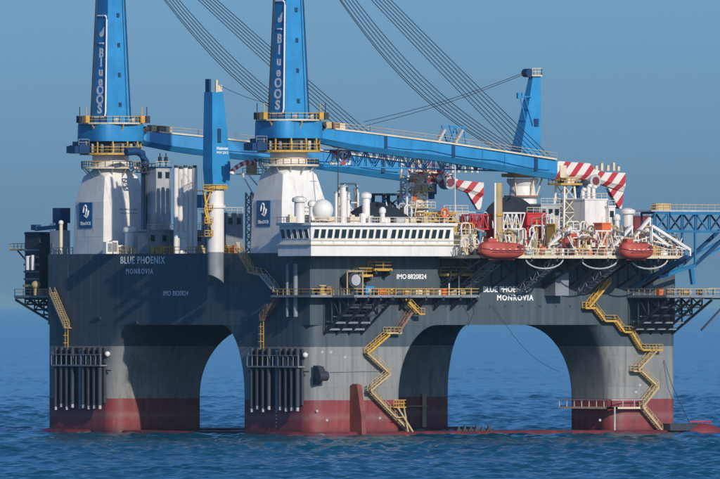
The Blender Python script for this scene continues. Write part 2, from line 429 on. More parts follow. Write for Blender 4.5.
# ------------------------------------------------------------------ stairways down the hull
def stair(points, wall, off, mat='yellow', width=1.1, name='stairway'):
    """zigzag of flights and landings along a wall; points are photo positions on the wall plane"""
    kw = {wall: off}; P = [at(px, py, **kw) for px, py in points]
    root = None
    n = Vector((0,-1,0)) if wall == 'Y' else Vector((-1,0,0))
    for i in range(len(P)-1):
        p, q = P[i], P[i+1]; mb = MB(); flat = abs(p.z-q.z) < .35
        nm = 'landing' if flat else 'flight'
        for s_ in (-.5, .5):
            o = n*width*s_
            mb.beam(p+o, q+o, .16, .34)
        L = (q-p).length; k = max(2, int(L/.42))
        for j in range(k+1):
            c = p.lerp(q, j/k); d = Vector((.3,0,0)) if wall == 'Y' else Vector((0,.3,0))
            mb.beam(c-n*width*.5, c+n*width*.5, .26, .07)
        if flat: mb.beam(p, q, width, .12)
        # brackets to the wall
        mb.beam(p-n*(abs(off)-.1 if False else .0), p-n*width*.9, .14); mb.beam(q, q-n*width*.9, .14)
        if root is None: root = mb.build(name, mat, HULL); part = root
        else: part = mb.build(nm, mat, root)
        ml = MB(); up = Vector((0,0,1.05))
        for s_ in (-.5, .5):
            o = n*width*s_; ml.beam(p+o+up, q+o+up, .09); ml.beam(p+o+up*.5, q+o+up*.5, .06)
            m_ = max(1, int(L/1.3))
            for j in range(m_+1):
                c = p.lerp(q, j/m_)+o; ml.beam(c, c+up, .09)
        ml.build('handrail', mat, root)
    return root
stair([(609,282),(588,307)], 'Y', -1.2)
stair([(584,308),(594,308),(604,321),(615,321),(623,332),(630,332),(641,350),(661,350)], 'Y', -1.0)
stair([(655,351),(637,370)], 'Y', -1.4, 'tan'); stair([(632,371),(640,371),(657,387)], 'Y', -1.0, 'tan'); stair([(657,387),(641,407)], 'Y', -1.6, 'tan'); stair([(641,407),(661,431)], 'Y', -1.0, 'tan')
stair([(404,299),(418,314),(423,314)], 'Y', -2.0); stair([(411,312),(397,333)], 'Y', -1.0, 'rusty'); stair([(400,333),(385,333)], 'Y', -1.0, 'tan')
stair([(388,335),(367,353)], 'Y', -1.0); stair([(366,353),(389,374)], 'Y', -1.0, 'tan'); stair([(389,374),(369,391)], 'Y', -1.7, 'tan'); stair([(369,391),(408,431)], 'Y', -1.0, 'tan')
stair([(52,293),(67,328)], 'X', -1.0, 'tan'); stair([(238,248),(251,271)], 'X', -1.0, 'tan'); stair([(250,272),(263,275)], 'X', -1.0, 'tan'); stair([(263,276),(276,291)], 'X', -1.0, 'pale_steel'); stair([(277,299),(262,320)], 'X', -1.0, 'rusty')
def ladder(px, y0, y1, w=.9, mat='yellow', X=-.45):
    p, q = at(px, y0, X=X), at(px, y1, X=X); mb = MB()
    for s_ in (-1, 1): mb.beam((X, p.y+s_*w/2, p.z), (X, p.y+s_*w/2, q.z), .12)
    n = int(abs(p.z-q.z)/.45)
    for i in range(n+1):
        z = p.z + (q.z-p.z)*i/n; mb.beam((X, p.y-w/2, z), (X, p.y+w/2, z), .07)
    for i in range(n//3+1):
        z = p.z + (q.z-p.z)*i*3/n; mb.tube([(X-.75*math.sin(R(a)), p.y-w*.62*math.cos(R(a)), z) for a in range(0, 181, 30)], .05, 5)
    mb.build('caged_ladder', mat, HULL)
ladder(66.5, 320, 348); ladder(262, 319, 349)
# yellow box platform low on the near column, grab rails through the arch
mb = MB(); p = at(398, 405, Y=-1.8); mb.box((p.x-1.3, -2.4, p.z-.5), (p.x+1.4, -.01, p.z-.3)); mb.rail([(p.x-1.3, -2.3, p.z-.3), (p.x+1.4, -2.3, p.z-.3), (p.x+1.4, -.3, p.z-.3)], 1.2, .5); mb.build('boarding_stage', 'yellow', HULL)
mb = MB(); q = at(412, 430, Y=-2.0)
mb.beam((p.x-.4, -2.2, p.z-.4), (q.x, -2.2, .7), .3); mb.beam((p.x+1.0, -2.2, p.z-.4), (p.x+1.9, -2.2, .7), .26); mb.beam((p.x-.8, -2.2, p.z-2.2), (p.x+1.6, -2.2, p.z-2.2), .16); mb.build('stage_leg', 'tan', HULL)
# walkway round the waterline of the right-hand column
z = at(600, 407, Y=-.6).z
wk = MB().box((CX0-1.5, -1.5, z-.35), (CX0-.01, CYB+1.5, z)); wk.box((CX0-1.5, -1.5, z-.35), (CX0+6.5, -.01, z-.004)); wk = wk.build('waterline_walkway', 'cream', HULL)
MB().rail([(CX0-1.4, CYB+1.4, z), (CX0-1.4, -1.4, z), (CX0+6.4, -1.4, z)], 1.3, 2.3, .08, False).build('railing', 'pale_steel', wk)
MB().cyl((CX0-1.0, -1.9, -.5), (CX0-1.0, -1.9, z), .17, n=10).build('fender_pole', 'pale_steel', wk)
# fairleads on the near column: a fin-shaped bolster and a sheave box
p = at(352, 405, Y=0)
mb = MB(); mb.prism([(0, -.5), (-3.9, -.5), (-3.6, 3.6), (-2.3, 9.2), (-.9, 9.4), (0, 9.0)], 'x', p.x-.5, p.x+.5)
fr = mb.build('anchor_bolster', 'rust_red', HULL)
p = at(309, 376, Y=-.3)
mb = MB(); mb.prism([(-.01, -1.6), (-1.9, -.4), (-2.2, .6), (-1.4, 1.7), (-.01, 1.9)], 'x', p.x+.9-p.x, 2.2); mb.v = [(v[0]-.2, v[1], v[2]+p.z) for v in mb.v]
fs = mb.build('fairlead_box', 'dark_steel', HULL); MB().cyl((.4, -1.9, p.z), (2.3, -1.9, p.z), .9, n=16).build('sheave', 'dark_steel', fs)
mb = MB().beam((2.4, -.12, p.z+.7), (15.5, -.12, p.z+.9), .16); mb.build('fender_rail', 'grey_steel', HULL)
p = at(44, 372, X=6)
mb = MB().box((4.6, YE+.01, p.z-.7), (6.4, YE+4.6, p.z+.7)); mb.beam((5.5, YE+4.7, p.z-.8), (5.5, YE+4.7, p.z+.9), .4); mb.build('fairlead_arm', 'rusty', HULL)
# guide pipes in two rows on the end faces of the left columns
for y0 in (1.6, YE-BY+1.7):
    W = BY-5.0
    rk = MB().box((-1.5, y0, 12.35), (-.01, y0+W, 12.6)).build('pipe_rack', 'grey_steel', HULL)
    MB().rail([(-1.45, y0, 12.6), (-1.45, y0+W, 12.6)], 1.9, 1.55, .07, False).build('railing', 'grey_steel', rk)
    MB().box((-.5, y0+.3, 5.6), (-.012, y0+W-.3, 12.3)).build('backing_plate', 'dark_steel', rk)
    MB().box((-.45, y0+.3, 12.9), (-.012, y0+W-.3, 15.7)).build('backing_plate', 'dark_steel', rk)
    for i in range(9):
        if i == 4:
            MB().box((-.62, y0+W*.5-.35, 4.4), (-.5, y0+W*.5+.35, 15.4)).build('divider', 'grey_steel', rk); continue
        y = y0+.9+(W-1.8)*i/8
        mb = MB().cyl((-1.0, y, 5.2+.3*math.sin(i*3)), (-1.0, y, 15.8), .42, n=12); g = mb.build('guide_pipe', 'dark_steel', rk, True)
        MB().cyl((-1.0, y, 4.5+.3*math.sin(i*3)), (-1.0, y, 6.3), .30, n=10).build('pipe_tip', 'pale_steel', g, True)
    for y in (y0-.6, y0+W+.8): MB().ball((-.35, y, 14.6), .5, 10, 6).build('lamp', 'white', HULL)
    MB().tube([(-.1, y0-1.4+i*(W+3)/4, 11.6) for i in range(5)], .12).build('rub_rail', 'dark_steel', HULL)
# draught marks and hatch plates
for k in range(7):
    MB().box((-.03, BY/2-.2, 1.6+k*.65), (-.004, BY/2+.25, 1.9+k*.65)).build('draught_mark', 'pale_steel', HULL)
for px_, py_ in ((317,411),(327,420),(380,418),(331,352),(345,357),(322,352),(600,420),(640,385),(636,392)):
    p = at(px_, py_, Y=-.02); MB().box((p.x-.22, -.03, p.z-.22), (p.x+.25, -.004, p.z+.2)).build('patch', 'pale_steel', HULL)
for px_ in (365, 432, 446, 460, 475, 490, 505, 522, 540, 556, 570, 585):
    p = at(px_, 306, Y=0); MB().cyl((p.x, -.05, p.z), (p.x, .05, p.z), .24, n=8).build('porthole', 'dark_steel', HULL)
for px_, py_ in ((98, 318),(96,356),(135,322)):
    p = at(px_, py_, X=0); MB().box((-.3, p.y-1.0, p.z-.25), (-.01, p.y+1.0, p.z+.15)).build('chafe_plate', 'dark_steel', HULL)
# dark recessed panels on the end wall
for a, b, c_, d in ((75, 246, 91, 300), (50, 256, 68, 296)):
    p, q = at(a, b+8, X=0), at(c_, d, X=0); MB().box((-.035, q.y, q.z), (-.005, p.y, p.z)).build('doubler_plate', 'hull_paint', HULL)
# mooring gear on the pontoons
for i in range(6):
    p = at(461+i*6, 427, Y=-.5); mb = MB().cyl((p.x, .2, .6), (p.x, .2, 1.5+.3*(i % 2)), .28, n=8); mb.box((p.x-.6, -.1, .7), (p.x+.5, .6, 1.1)); mb.build('bollard', 'dark_steel', HULL)
px0 = XE
mb = MB().box((px0-3.5, -3.3, .6), (px0+1.5, -.5, 1.9)); mb.cyl((px0-1, -2.6, 1.2), (px0+3, -2.6, 1.3), .7, n=12); mb.build('fairlead_box', 'dark_steel', HULL)
MB().rail([(px0+2, -1.8, .75), (px0+7, -1.5, .75)], 1.5, .9, .09).build('pontoon_railing', 'red', HULL)
mb = MB(); mb.ball((px0+4.6, -1.2, .2), 4.2, 20, 8, .42); mb.build('pontoon_nose', 'dark_red', HULL, True)
for i in range(5): MB().box((px0+1.5+i*.9, -2.75, 1.05), (px0+2.0+i*.9, -2.6, 1.5)).build('nose_mark', 'cream', HULL)
MB().tube([at(664, 360, Y=-.3), at(672, 385, Y=-1.5), at(690, 424, Y=-2)], .06).build('mooring_wire', 'rope', HULL)
MB().tube([at(493, 305, Y=-.5).lerp(at(560, 372, Y=-.5), i/10)+Vector((0,0,-2.2*math.sin(math.pi*i/10))) for i in range(11)], .035).build('slack_line', 'rope', HULL)
MB().tube([at(470, 297, Y=-3), at(474, 312, Y=-2), at(468, 326, Y=-.6)], .06).build('slack_line', 'rope', HULL)
mb = MB(); p = at(424, 410, Y=YE-CYB-.3); mb.beam((p.x, p.y, 0), (p.x, p.y, 7), .9, .3); mb.build('far_ladder', 'tan', HULL)
MB().beam(at(402, 406, Y=YE-CYB-.5), at(428, 406, Y=YE-CYB-.5), .22).build('far_handrail', 'tan', HULL)

# ------------------------------------------------------------------ lettering on the hull
def on_left(px, py, X=-.004):
    c = at(px, py, X=0); return lambda x, y, d: (X-d, c.y-x, c.z+y)
def on_right(px, py):
    c = at(px, py, Y=0); return lambda x, y, d: (c.x+x, -.004-d, c.z+y)
text_mb('BLUE PHOENIX', 1.9, on_left(142.5, 260.5), .02, 1.15).build('ship_name', 'lettering', HULL)
text_mb('MONROVIA', 1.35, on_left(139.5, 271.5), .01, 1.35).build('port_name', 'lettering', HULL)
text_mb('IMO', 1.3, on_left(167, 293.5), .0, 1.12).build('hull_number', 'lettering', HULL)
text_mb('8820824', 1.3, on_left(180.5, 293.5), .0, 1.12).build('hull_number', 'lettering', HULL)
text_mb('BLUE PHOENIX', 1.45, on_right(505, 289.5), .03, 1.0).build('ship_name', 'lettering', HULL)
text_mb('MONROVIA', 1.35, on_right(515, 298), .04, 1.2).build('port_name', 'lettering', HULL)
text_mb('IMO', 1.2, on_right(401.5, 276.8), .02, 1.0).build('hull_number', 'lettering', HULL)
text_mb('8820824', 1.2, on_right(417, 276.8), .02, 1.0).build('hull_number', 'lettering', HULL)
# ------------------------------------------------------------------ the two heavy-lift cranes
def sq_ring(cx, cy, z, h, e, n=40):
    pts = []
    for i in range(n):
        a = 2*math.pi*(i+.5)/n; c_, s_ = math.cos(a), math.sin(a)
        r = h/((abs(c_)**e + abs(s_)**e)**(1/e)); pts.append((cx+r*c_, cy+r*s_, z))
    return pts
def heavy_crane(cx, cy, ang, label, near=True):
    T = thing('heavy_lift_crane', label, 'crane', (cx, cy, ZD), 'heavy-lift cranes')
    ca, sa = math.cos(R(ang)), math.sin(R(ang))
    L = lambda s_, l, z: Vector((cx+s_*ca-l*sa, cy+s_*sa+l*ca, z))       # along the boom, across it, height
    # pedestal: square foot drawn in to a round neck
    mb = MB(); mb.loft([[(x, y, z) for x, y in rrect(cx-h, cy-h, cx+h, cy+h, r, 8)] for z, h, r in ((ZD, 5.0, .1), (42.6, 4.74, .1), (47.2, 3.72, .35), (48.5, 3.4, 3.39), (51.6, 3.35, 3.34))])
    ped = mb.build('pedestal', 'white', T, True, crease=9)
    for z in (36.2, 39.4): MB().loft([[(x, y, q) for x, y in rrect(cx-h_, cy-h_, cx+h_, cy+h_, .1, 2)] for q, h_ in ((z, 5.0-(z-ZD)*.027+.015), (z+.1, 5.0-(z-ZD)*.027+.012))]).build('plate_joint', 'white', ped)
    # sign on the left face
    sy = cy+.9
    sg = MB().box((cx-4.99, sy-2.15, 37.8), (cx-4.5, sy+2.15, 42.5)).build('sign', 'sign_blue', ped)
    mp = lambda x, y, d: (cx-4.995-d, sy-x, 40.8+y)
    lp = [(.95*math.cos(R(a))*(1 if a < 300 else .95), .8*math.sin(R(a))) for a in range(-20, 330, 15)]
    pts = [Vector(mp(.1+.55*t_*math.cos(R(a_))-.1, .2+.95*t_*math.sin(R(a_)), .03)) for a_, t_ in [(200,1.2),(170,1),(130,1),(90,1),(55,1),(20,.8),(-20,.6),(-60,.9),(-90,1.0),(-120,1.15),(-60,1.5),(-30,1.7),(0,1.9)]]
    MB().tube(pts, .17, 6).build('emblem', 'lettering', sg)
    text_mb('BlueOOS', .86, lambda x, y, d: (cx-4.995-d, sy-x, 38.6+y), .03).build('emblem', 'lettering', sg)
    for k in range(2): text_mb('SWL 1800 mt  R 28 m' if k == 0 else 'SWL 650 mt  R 40 m', .42, lambda x, y, d: (cx+.7+x, cy-4.80-d, 41.2-k*.7+y), .01).build('load_marking', 'grey_steel', ped)
    # lower gallery
    g = MB().ring((cx, cy, 0), 3.3, 5.5, 48.7, 49.05).build('gallery', 'cream', T)
    mr = MB(); P = [(cx+5.4*math.cos(R(a)), cy+5.4*math.sin(R(a)), 49.05) for a in range(0, 361, 15)]; mr.rail(P, 1.0, 1.6, .06); mr.build('railing', 'yellow', g)
    mb = MB()
    for a in range(0, 360, 30): mb.beam((cx+5.2*math.cos(R(a)), cy+5.2*math.sin(R(a)), 48.7), (cx+3.5*math.cos(R(a)), cy+3.5*math.sin(R(a)), 46.9), .16)
    mb.build('gallery_strut', 'pale_steel', g)
    # slewing ring and machinery band behind a yellow cage
    sl_ = MB().lathe((cx, cy, 0), [(3.6, 51.6), (4.3, 51.7), (4.3, 53.6), (4.6, 53.74)], 32).build('slew_bearing', 'dark_steel', T, True)
    g2 = MB().ring((cx, cy, 0), 3.3, 5.75, 51.25, 51.62).build('gallery', 'yellow', T)
    mr = MB(); P = [(cx+5.65*math.cos(R(a)), cy+5.65*math.sin(R(a)), 51.62) for a in range(0, 361, 15)]; mr.rail(P, 1.1, 1.7, .06)
    for a in range(0, 360, 30): mr.beam((cx+5.6*math.cos(R(a)), cy+5.6*math.sin(R(a)), 51.6), (cx+5.5*math.cos(R(a)), cy+5.5*math.sin(R(a)), 53.74), .24)
    mr.build('cage', 'yellow', g2)
    for a in range(0, 360, 24):
        x, y = cx+4.7*math.cos(R(a)), cy+4.7*math.sin(R(a)); MB().cyl((x, y, 51.7), (x, y, 53.3), .33, n=8).build('slew_motor', 'grey_steel' if a % 48 else 'pale_steel', g2)
    # winch house hanging out to the left, its dark end seen against the sky
    mb = MB().box((cx-7.9, cy-1.4, 51.5), (cx-5.6, cy+2.0, 53.0)); mb.box((cx-7.4, cy-1.0, 53.0), (cx-6.2, cy+1.6, 53.7)); mb.beam((cx-8.3, cy-1.2, 52.2), (cx-8.3, cy+1.6, 52.2), .9, 1.3); mb.build('winch_platform', 'navy', T)
    MB().rail([(cx-8.0, cy-1.35, 53.0), (cx-5.7, cy-1.35, 53.0)], 1.1, 1.2).build('railing', 'grey_steel', T)
    # revolving platform
    z0, z1 = 53.75, 56.9
    mb = MB(); mb.loft([sq_ring(cx, cy, z, h, e) for z, h, e in ((z0, 5.0, 5), (z0+.3, 5.05, 5), (z1-.1, 5.0, 5), (z1, 4.9, 5))]); mb.build('slew_platform', 'blue', T, True)
    g3 = MB().ring((cx, cy, 0), 3.2, 6.0, z1+.004, z1+.3).build('gallery', 'cream', T)
    mr = MB(); P = [(cx+5.9*math.cos(R(a)), cy+5.9*math.sin(R(a)), z1+.3) for a in range(0, 361, 12)]; mr.rail(P, 1.1, 1.4, .06); mr.build('railing', 'yellow', g3)
    for a in (-160, -100, -60, -20): MB().beam((cx+5.8*math.cos(R(a)), cy+5.8*math.sin(R(a)), z1), (cx+4.9*math.cos(R(a)), cy+4.9*math.sin(R(a)), z1-1.4), .22).build('gallery_strut', 'yellow', g3)
    for dx, dy, m_ in ((-6.4, -1.5, 'yellow'), (5.2, -4.2, 'dark_steel'), (3.6, -4.9, 'yellow'), (-5.2, 2.5, 'dark_steel')):
        mb = MB().cb((cx+dx, cy+dy, z1+.9), (.9, .9, 1.3)); mb.cyl((cx+dx, cy+dy, z1+1.6), (cx+dx, cy+dy, z1+3.2), .1, n=6); mb.build('deck_box', m_, T)
    for dx, dy in ((-1.8, -4.6), (1.6, -4.8)): MB().ball((cx+dx, cy+dy, z1+.75), .62, 12, 8, .6).build('vent', 'white', T)
    # tower
    hw = lambda z: 2.62 - (z-z1)*(2.62-1.25)/(96-z1)
    tw = MB(); tw.loft([[(cx+sx*hw(z), cy+sy_*hw(z), z) for sx, sy_ in ((-1,-1),(1,-1),(1,1),(-1,1))] for z in (z1-.4, 64, 72, 80, 88, 96)]); tower = tw.build('tower', 'blue', T)
    mb = MB()
    for sx, wd in ((.72, .12), (1.02, .28)): mb.loft([[(cx+hw(z)*sx-wd/2, cy-hw(z)-.1, z), (cx+hw(z)*sx+wd/2, cy-hw(z)-.1, z), (cx+hw(z)*sx+wd/2, cy-hw(z)+.02, z), (cx+hw(z)*sx-wd/2, cy-hw(z)+.02, z)] for z in (z1, 76, 96)])
    mb.build('edge_rib', 'navy', tower)
    MB().tube([(cx-hw(z)-.45, cy+hw(z)*.75, z) for z in (z1, 70, 85, 95)], .10).build('ladder', 'dark_steel', tower)
    mb = MB()
    for s_ in (-.25, .25): mb.beam((cx-hw(z1)-.35, cy+hw(z1)*.8+s_, z1), (cx-hw(95)-.35, cy+hw(95)*.8+s_, 95), .07)
    for i in range(60): z = z1+i*.64; mb.beam((cx-hw(z)-.35, cy+hw(z)*.8-.3, z), (cx-hw(z)-.35, cy+hw(z)*.8+.3, z), .05)
    mb.build('ladder', 'dark_steel', tower)
    for z in (62.5, 68.6, 74.7, 80.8):
        MB().loft([[(cx+sx*(hw(q)+.02), cy+sy_*(hw(q)+.02), q) for sx, sy_ in ((-1,-1),(1,-1),(1,1),(-1,1))] for q in (z, z+.14)]).build('plate_joint', 'navy' if z > 90 else 'blue', tower)
    for z in (60.5, 66, 71.5, 77): MB().cb((cx+hw(z)*.15, cy-hw(z)-.06, z), (.55, .16, .8)).build('access_cover', 'navy', tower)
    MB().cb((cx, cy, 96.6), (3.6, 3.2, 1.2)).build('sheave_head', 'blue', tower)
    # panel on the tower's left face: outline, bird, bar and stacked letters
    sl = (hw(z1)-hw(96))/(96-z1)
    face = lambda x, z, d: (cx-hw(z)-.012-d, cy-.15-x*hw(z)/2.4, z)
    zt, zb = (78.6 if cy < 40 else 76.9), 58.2
    o = [( -1.75+.0, zt), (1.45, zt)]; ol = []
    ol = [(-2.0, zt), (1.2, zt), (1.62, zt-.2), (1.85, zt-.8), (1.9, 68), (1.92, zb+.9), (1.72, zb+.25), (1.2, zb), (-1.9, zb)]
    MB().tube([Vector(face(x, z, .03)) for x, z in ol], .16, 6).build('panel_outline', 'lettering', tower)
    MB().tube([Vector(face(x, zt-5.1, .03)) for x in (-.75, .75)], .16, 6).build('panel_bar', 'lettering', tower)
    bird = [(-.9, -.5), (-.75, .05), (-.25, -.1), (.05, .35), (.75, .95), (1.25, 1.0), (.95, .45), (.9, -.1), (.45, -.75), (-.1, -.95), (-.6, -.85)]
    zc = zt-3.0; mb = MB(); mb.loft([[face(x, zc+y, d) for x, y in bird] for d in (0, .04)]); mb.build('emblem', 'lettering', tower)
    for i, ch in enumerate('BlueOOS'):
        zc = zt-6.9-i*(zt-zb-8.0)/6.2
        text_mb(ch, 2.6, lambda x, y, d: face(x*1.15-.05, zc+y*.9, d), .085).build('tower_letter', 'lettering', tower)
    # boom: box girder with a chamfered underside, drooping into its rest
    st = [(4.2, 55.9, 54.3, 1.7), (6.5, 55.6, 53.0, 1.7), (12, 55.1, 52.0, 1.7), (16.7, 54.7, 51.4, 1.7), (34, 53.0, 49.7, 1.6), (48, 51.4, 48.0, 1.5), (59, 50.1, 46.6, 1.4)]
    def sect(s_, t0, b0, w): m_ = b0+(t0-b0)*.30; return [L(s_, w*a, z) for a, z in ((-1, t0), (1, t0), (1, m_), (.45, b0), (-.45, b0), (-1, m_))]
    boom = MB().loft([sect(*q) for q in st]).build('boom', 'blue', T)
    top = lambda s_: np.interp(s_, [q[0] for q in st], [q[1] for q in st]); bot = lambda s_: np.interp(s_, [q[0] for q in st], [q[2] for q in st])
    for l in (-1.45, 1.45): MB().loft([[L(s_, l+dl, top(s_)+dz) for dl, dz in ((-.5,.02),(.5,.02),(.5,.3),(-.5,.3))] for s_ in (9, 16, 34, 48, 58.5)]).build('boom_walkway', 'cream', boom)
    mb = MB(); mb.rail([L(s_, -1.9, top(s_)+.3) for s_ in (9, 16.7, 34, 48, 58.5)], 1.0, 2.2, .035); mb.build('railing', 'tan', boom)
    for s_ in (26, 30.5, 42, 47):
        MB().loft([[L(s_+a, -1.63-d, z) for a, d in ((-.07,0),(.07,0),(.07,.05),(-.07,.05))] for z in (bot(s_)+1.0, top(s_)-.1)]).build('plate_joint', 'blue', boom)
    for s_ in (20.3, 35.4, 54):
        mb = MB().loft([[L(s_+a, -1.62-d, z) for a, d in ((-.35,0),(.35,0),(.35,.14),(-.35,.14))] for z in (bot(s_)+1.0, top(s_)-.1)]); mb.build('rib', 'navy', boom)
    mb = MB(); hs = [L(s_, -1.75, bot(s_)+1.7-.4*abs(math.sin(R(s_*12)))) for s_ in np.linspace(20, 57, 40)]; mb.tube(hs, .055); mb.build('hose', 'navy', boom)
    mb = MB()
    for i in range(4): mb.cyl(L(5.2+.4*i, -2.2, 55+.35*i), L(5.2+.4*i, 2.2, 55+.35*i), .5, n=12)
    mb.build('pivot_pin', 'dark_steel', boom)
    for s_, m_ in ((8, 'tan'), (9.6, 'rusty'), (11, 'cream')): MB().cb(L(s_, -.6, top(s_)+.75), (1.2, 1.4, 1.2)).build('boom_box', m_, boom)
    # sheave frame half way along the boom
    zz = top(36); a0, a1 = L(34.2, -1.2, zz+.2), L(37.8, -1.2, zz)
    for l in (-1.2, 1.2):
        mb = MB(); mb.beam(L(34.8, l, zz+3.6), L(36.2, l, zz), .22); mb.beam(L(38, l, zz+3.5), L(36.2, l, zz), .22); mb.beam(L(34.8, l, zz+3.4), L(38, l, zz+3.3), .2); mb.beam(L(38, l, zz+3.5), L(38.6, l, zz-.2), .2)
        mb.build('sheave_frame', 'blue', boom)
    for s_ in (33.2, 37.2): MB().beam(L(s_-1.3, -1.4, zz+.4), L(s_+.3, -1.4, zz+2.8), .9, .5).build('frame_panel', 'pale_steel', boom)
    # striped jib
    js = [(59.02, 50.0, 46.8, 1.35), (63, 49.8, 46.8, 1.3), (66.5, 49.6, 47.0, 1.25), (67.6, 48.5, 46.6, 1.2), (70, 48.0, 46.0, 1.2), (74.6, 47.9, 44.7, 1.2)]
    if not near: js = [(q[0], q[1]-.4-(q[0]-59)*.07, q[2]-(q[0]-59)*.06, q[3]*.85) for q in js]
    jib = MB().loft([sect(q[0], q[1], q[2]-.3, q[3]) for q in js]).build('jib', 'stripes', boom)
    if not near:
        for k in range(5): MB().beam(L(60+k*1.9, -1.35, 49.2-k*.25), L(61.2+k*1.9, -1.45, 46.6-k*.22), .4, .3).build('jib_brace', ('dark_steel', 'red', 'dark_red', 'white')[k % 4], boom)
        MB().lattice(L(59.5, -1.7, 49.4), L(67.5, -1.7, 48.6), 1.4, 1.4, 5, .12).build('jib_truss', 'stripes', boom)
    mb = MB(); mb.loft([[L(s_, l, z) for s_, z in ((71.2, 45.1), (74.7, 44.3), (74.2, 41.3), (73.6, 41.4))] for l in (-.5, .5)]); mb.build('jib_nose', 'stripes', boom)
    mb = MB(); mb.cyl(L(67.6, -1.5, 46.4), L(67.6, 1.5, 46.4), 1.25, n=20); mb.build('jib_sheave', 'pale_steel', boom)
    MB().cyl(L(67.6, -1.65, 46.4), L(67.6, 1.65, 46.4), .75, n=16).build('sheave_hub', 'dark_red', boom)
    mb = MB().cb(L(64.4, 0, 45.2), (1.3, 1.6, 2.0)); mb.cb(L(64.4, 0, 43.9), (.8, .9, 1.2)); mb.build('hook_block', 'navy', boom)
    MB().box(L(60.2, -1.5, 46.9)-Vector((.7,.1,0)), L(60.2, -1.5, 49.2)+Vector((.7,.1,0))).build('jib_plate', 'cream', boom)
    for s_, h in ((68.4, .9), (69.6, 1.4), (71, 1.0), (72.3, 1.5), (73.4, .8)): mb = MB().cb(L(s_, -.5, 48.3+h/2), (.5, .5, h)); mb.build('jib_lamp', 'cream', boom)
    # hoist and luffing wires
    for i, l in enumerate((-1.1, -.7, -.25, .25, .7, 1.1)):
        p, q = L(1.0, l*.8, 96.4-.35*i), L(57.4-.9*i, l, top(56)+.5)
        MB().tube([p.lerp(q, k/8)-Vector((0,0,.5*math.sin(math.pi*k/8))) for k in range(9)], .075, 5).build('stay_wire', 'rope', T)
    for i, l in enumerate((-1.0, -.5, 0, .5, 1.0, .8)):
        p, q = L(.4, l, 94.6-.3*i), L(50.5-.7*i, l, top(49)+.6); sag = 5.2+.12*i
        MB().tube([p.lerp(q, k/14)-Vector((0,0,sag*math.sin(math.pi*k/14))) for k in range(15)], .075, 5).build('hoist_wire', 'rope', T)
    return T
YC = 14.0
heavy_crane(5.02, YC, 0, 'tall blue crane in the middle with its boom reaching right over the bridge')
heavy_crane(5.02, YE-YC+.7, -12, 'tall blue crane at the left end with its boom partly hidden behind the other tower', False)

# ------------------------------------------------------------------ two smaller king-post cranes
def kingpost(cx, cy, zb, ztop, lean, label, base_r=1.55, sect=None, txt=False):
    T = thing('kingpost_crane', label, 'crane', (cx, cy, zb), 'king-post cranes')
    return T
K1 = at(215.5, 260, X=-2.5); cx, cy = -2.5, K1.y
T = thing('kingpost_crane', 'slender crane of blue king post on a round white column, by the end wall', 'crane', (cx, cy, 27.6))
MB().cyl((cx, cy, ZD+.2), (cx, cy, 45), 1.55, n=24).build('column', 'white', T, True)
mb = MB(); mb.loft([[(cx+1.5*math.cos(R(a)), cy+1.5*math.sin(R(a)), z - (0 if z > 30 else .9*math.cos(R(a)))) for a in range(0, 360, 15)] for z in (28.2, ZD+.2)]); mb.build('sponson', 'grey_steel', T, True)
MB().ring((cx, cy, 0), 1.5, 2.2, 44.6, 45.2).build('slew_ring', 'yellow', T); MB().ring((cx, cy, 0), 1.5, 1.85, 41.2, 41.7).build('collar', 'white', T)
mb = MB(); mb.loft([[(cx+x0, cy-h, z), (cx+x1, cy-h, z), (cx+x1, cy+h, z), (cx+x0, cy+h, z)] for z, x0, x1, h in ((45.2, -1.5, 2.1, 1.4), (48.5, -1.75, 2.3, 1.5), (55, -1.7, 1.6, 1.45), (62.2, -1.6, .75, 1.3))])
kp = mb.build('king_post', 'blue', T)
MB().box((cx-1.5, cy-.2, 62.2), (cx-1.1, cy+1.1, 64.6)).build('head_frame', 'navy', kp); mb = MB().box((cx-.7, cy-1.2, 62.2), (cx-.3, cy-.8, 64.4)); mb.cb((cx+.2, cy-.9, 62.9), (.9, .6, 1.2)); mb.build('head_sheave', 'cream', kp)
MB().box((cx-.6, cy-1.52, 53.0), (cx+.2, cy-1.4, 55.6)).build('hatch', 'navy', kp)
text_mb('Huisman', .72, lambda x, y, d: (cx+.45+x, cy-1.55-d, 52.0+y), .02).build('maker_name', 'lettering', kp); text_mb('MW 2013', .62, lambda x, y, d: (cx+.45+x, cy-1.55-d, 51.2+y), .01).build('maker_name', 'lettering', kp)
mb = MB()
mb.rail([(cx-3.6, cy-1.4, 44.4), (cx-1.2, cy-1.8, 44.4), (cx+1.2, cy-1.9, 44.4)], 1.0, .9); mb.box((cx-3.6, cy-1.6, 44.2), (cx-1.4, cy+1.6, 44.4)); mb.beam((cx-3.4, cy-1.2, 44.3), (cx-2.0, cy-1.2, 37.0), .3); mb.beam((cx-1.9, cy-1.2, 44.3), (cx-3.3, cy-1.2, 41.0), .22); mb.beam((cx-3.3, cy-1.2, 41.0), (cx-1.6, cy-1.2, 36.0), .3)
for z in (36, 38.4, 40.8): mb.box((cx-3.3, cy-1.4, z), (cx-1.5, cy+.6, z+.15)); mb.rail([(cx-3.3, cy-1.4, z+.1), (cx-1.5, cy-1.4, z+.1)], 1.0, .8)
mb.build('access_stair', 'yellow', T)
MB().cb((cx-2.6, cy+.2, 42.4), (1.6, 1.6, 2.4)).build('cab', 'navy', T)
MB().tube([Vector((cx, cy-.8, 63.6)).lerp(at(276, 105, Y=YC), k/6)-Vector((0,0,.5*math.sin(math.pi*k/6))) for k in range(7)], .045).build('stay_wire', 'rope', T)

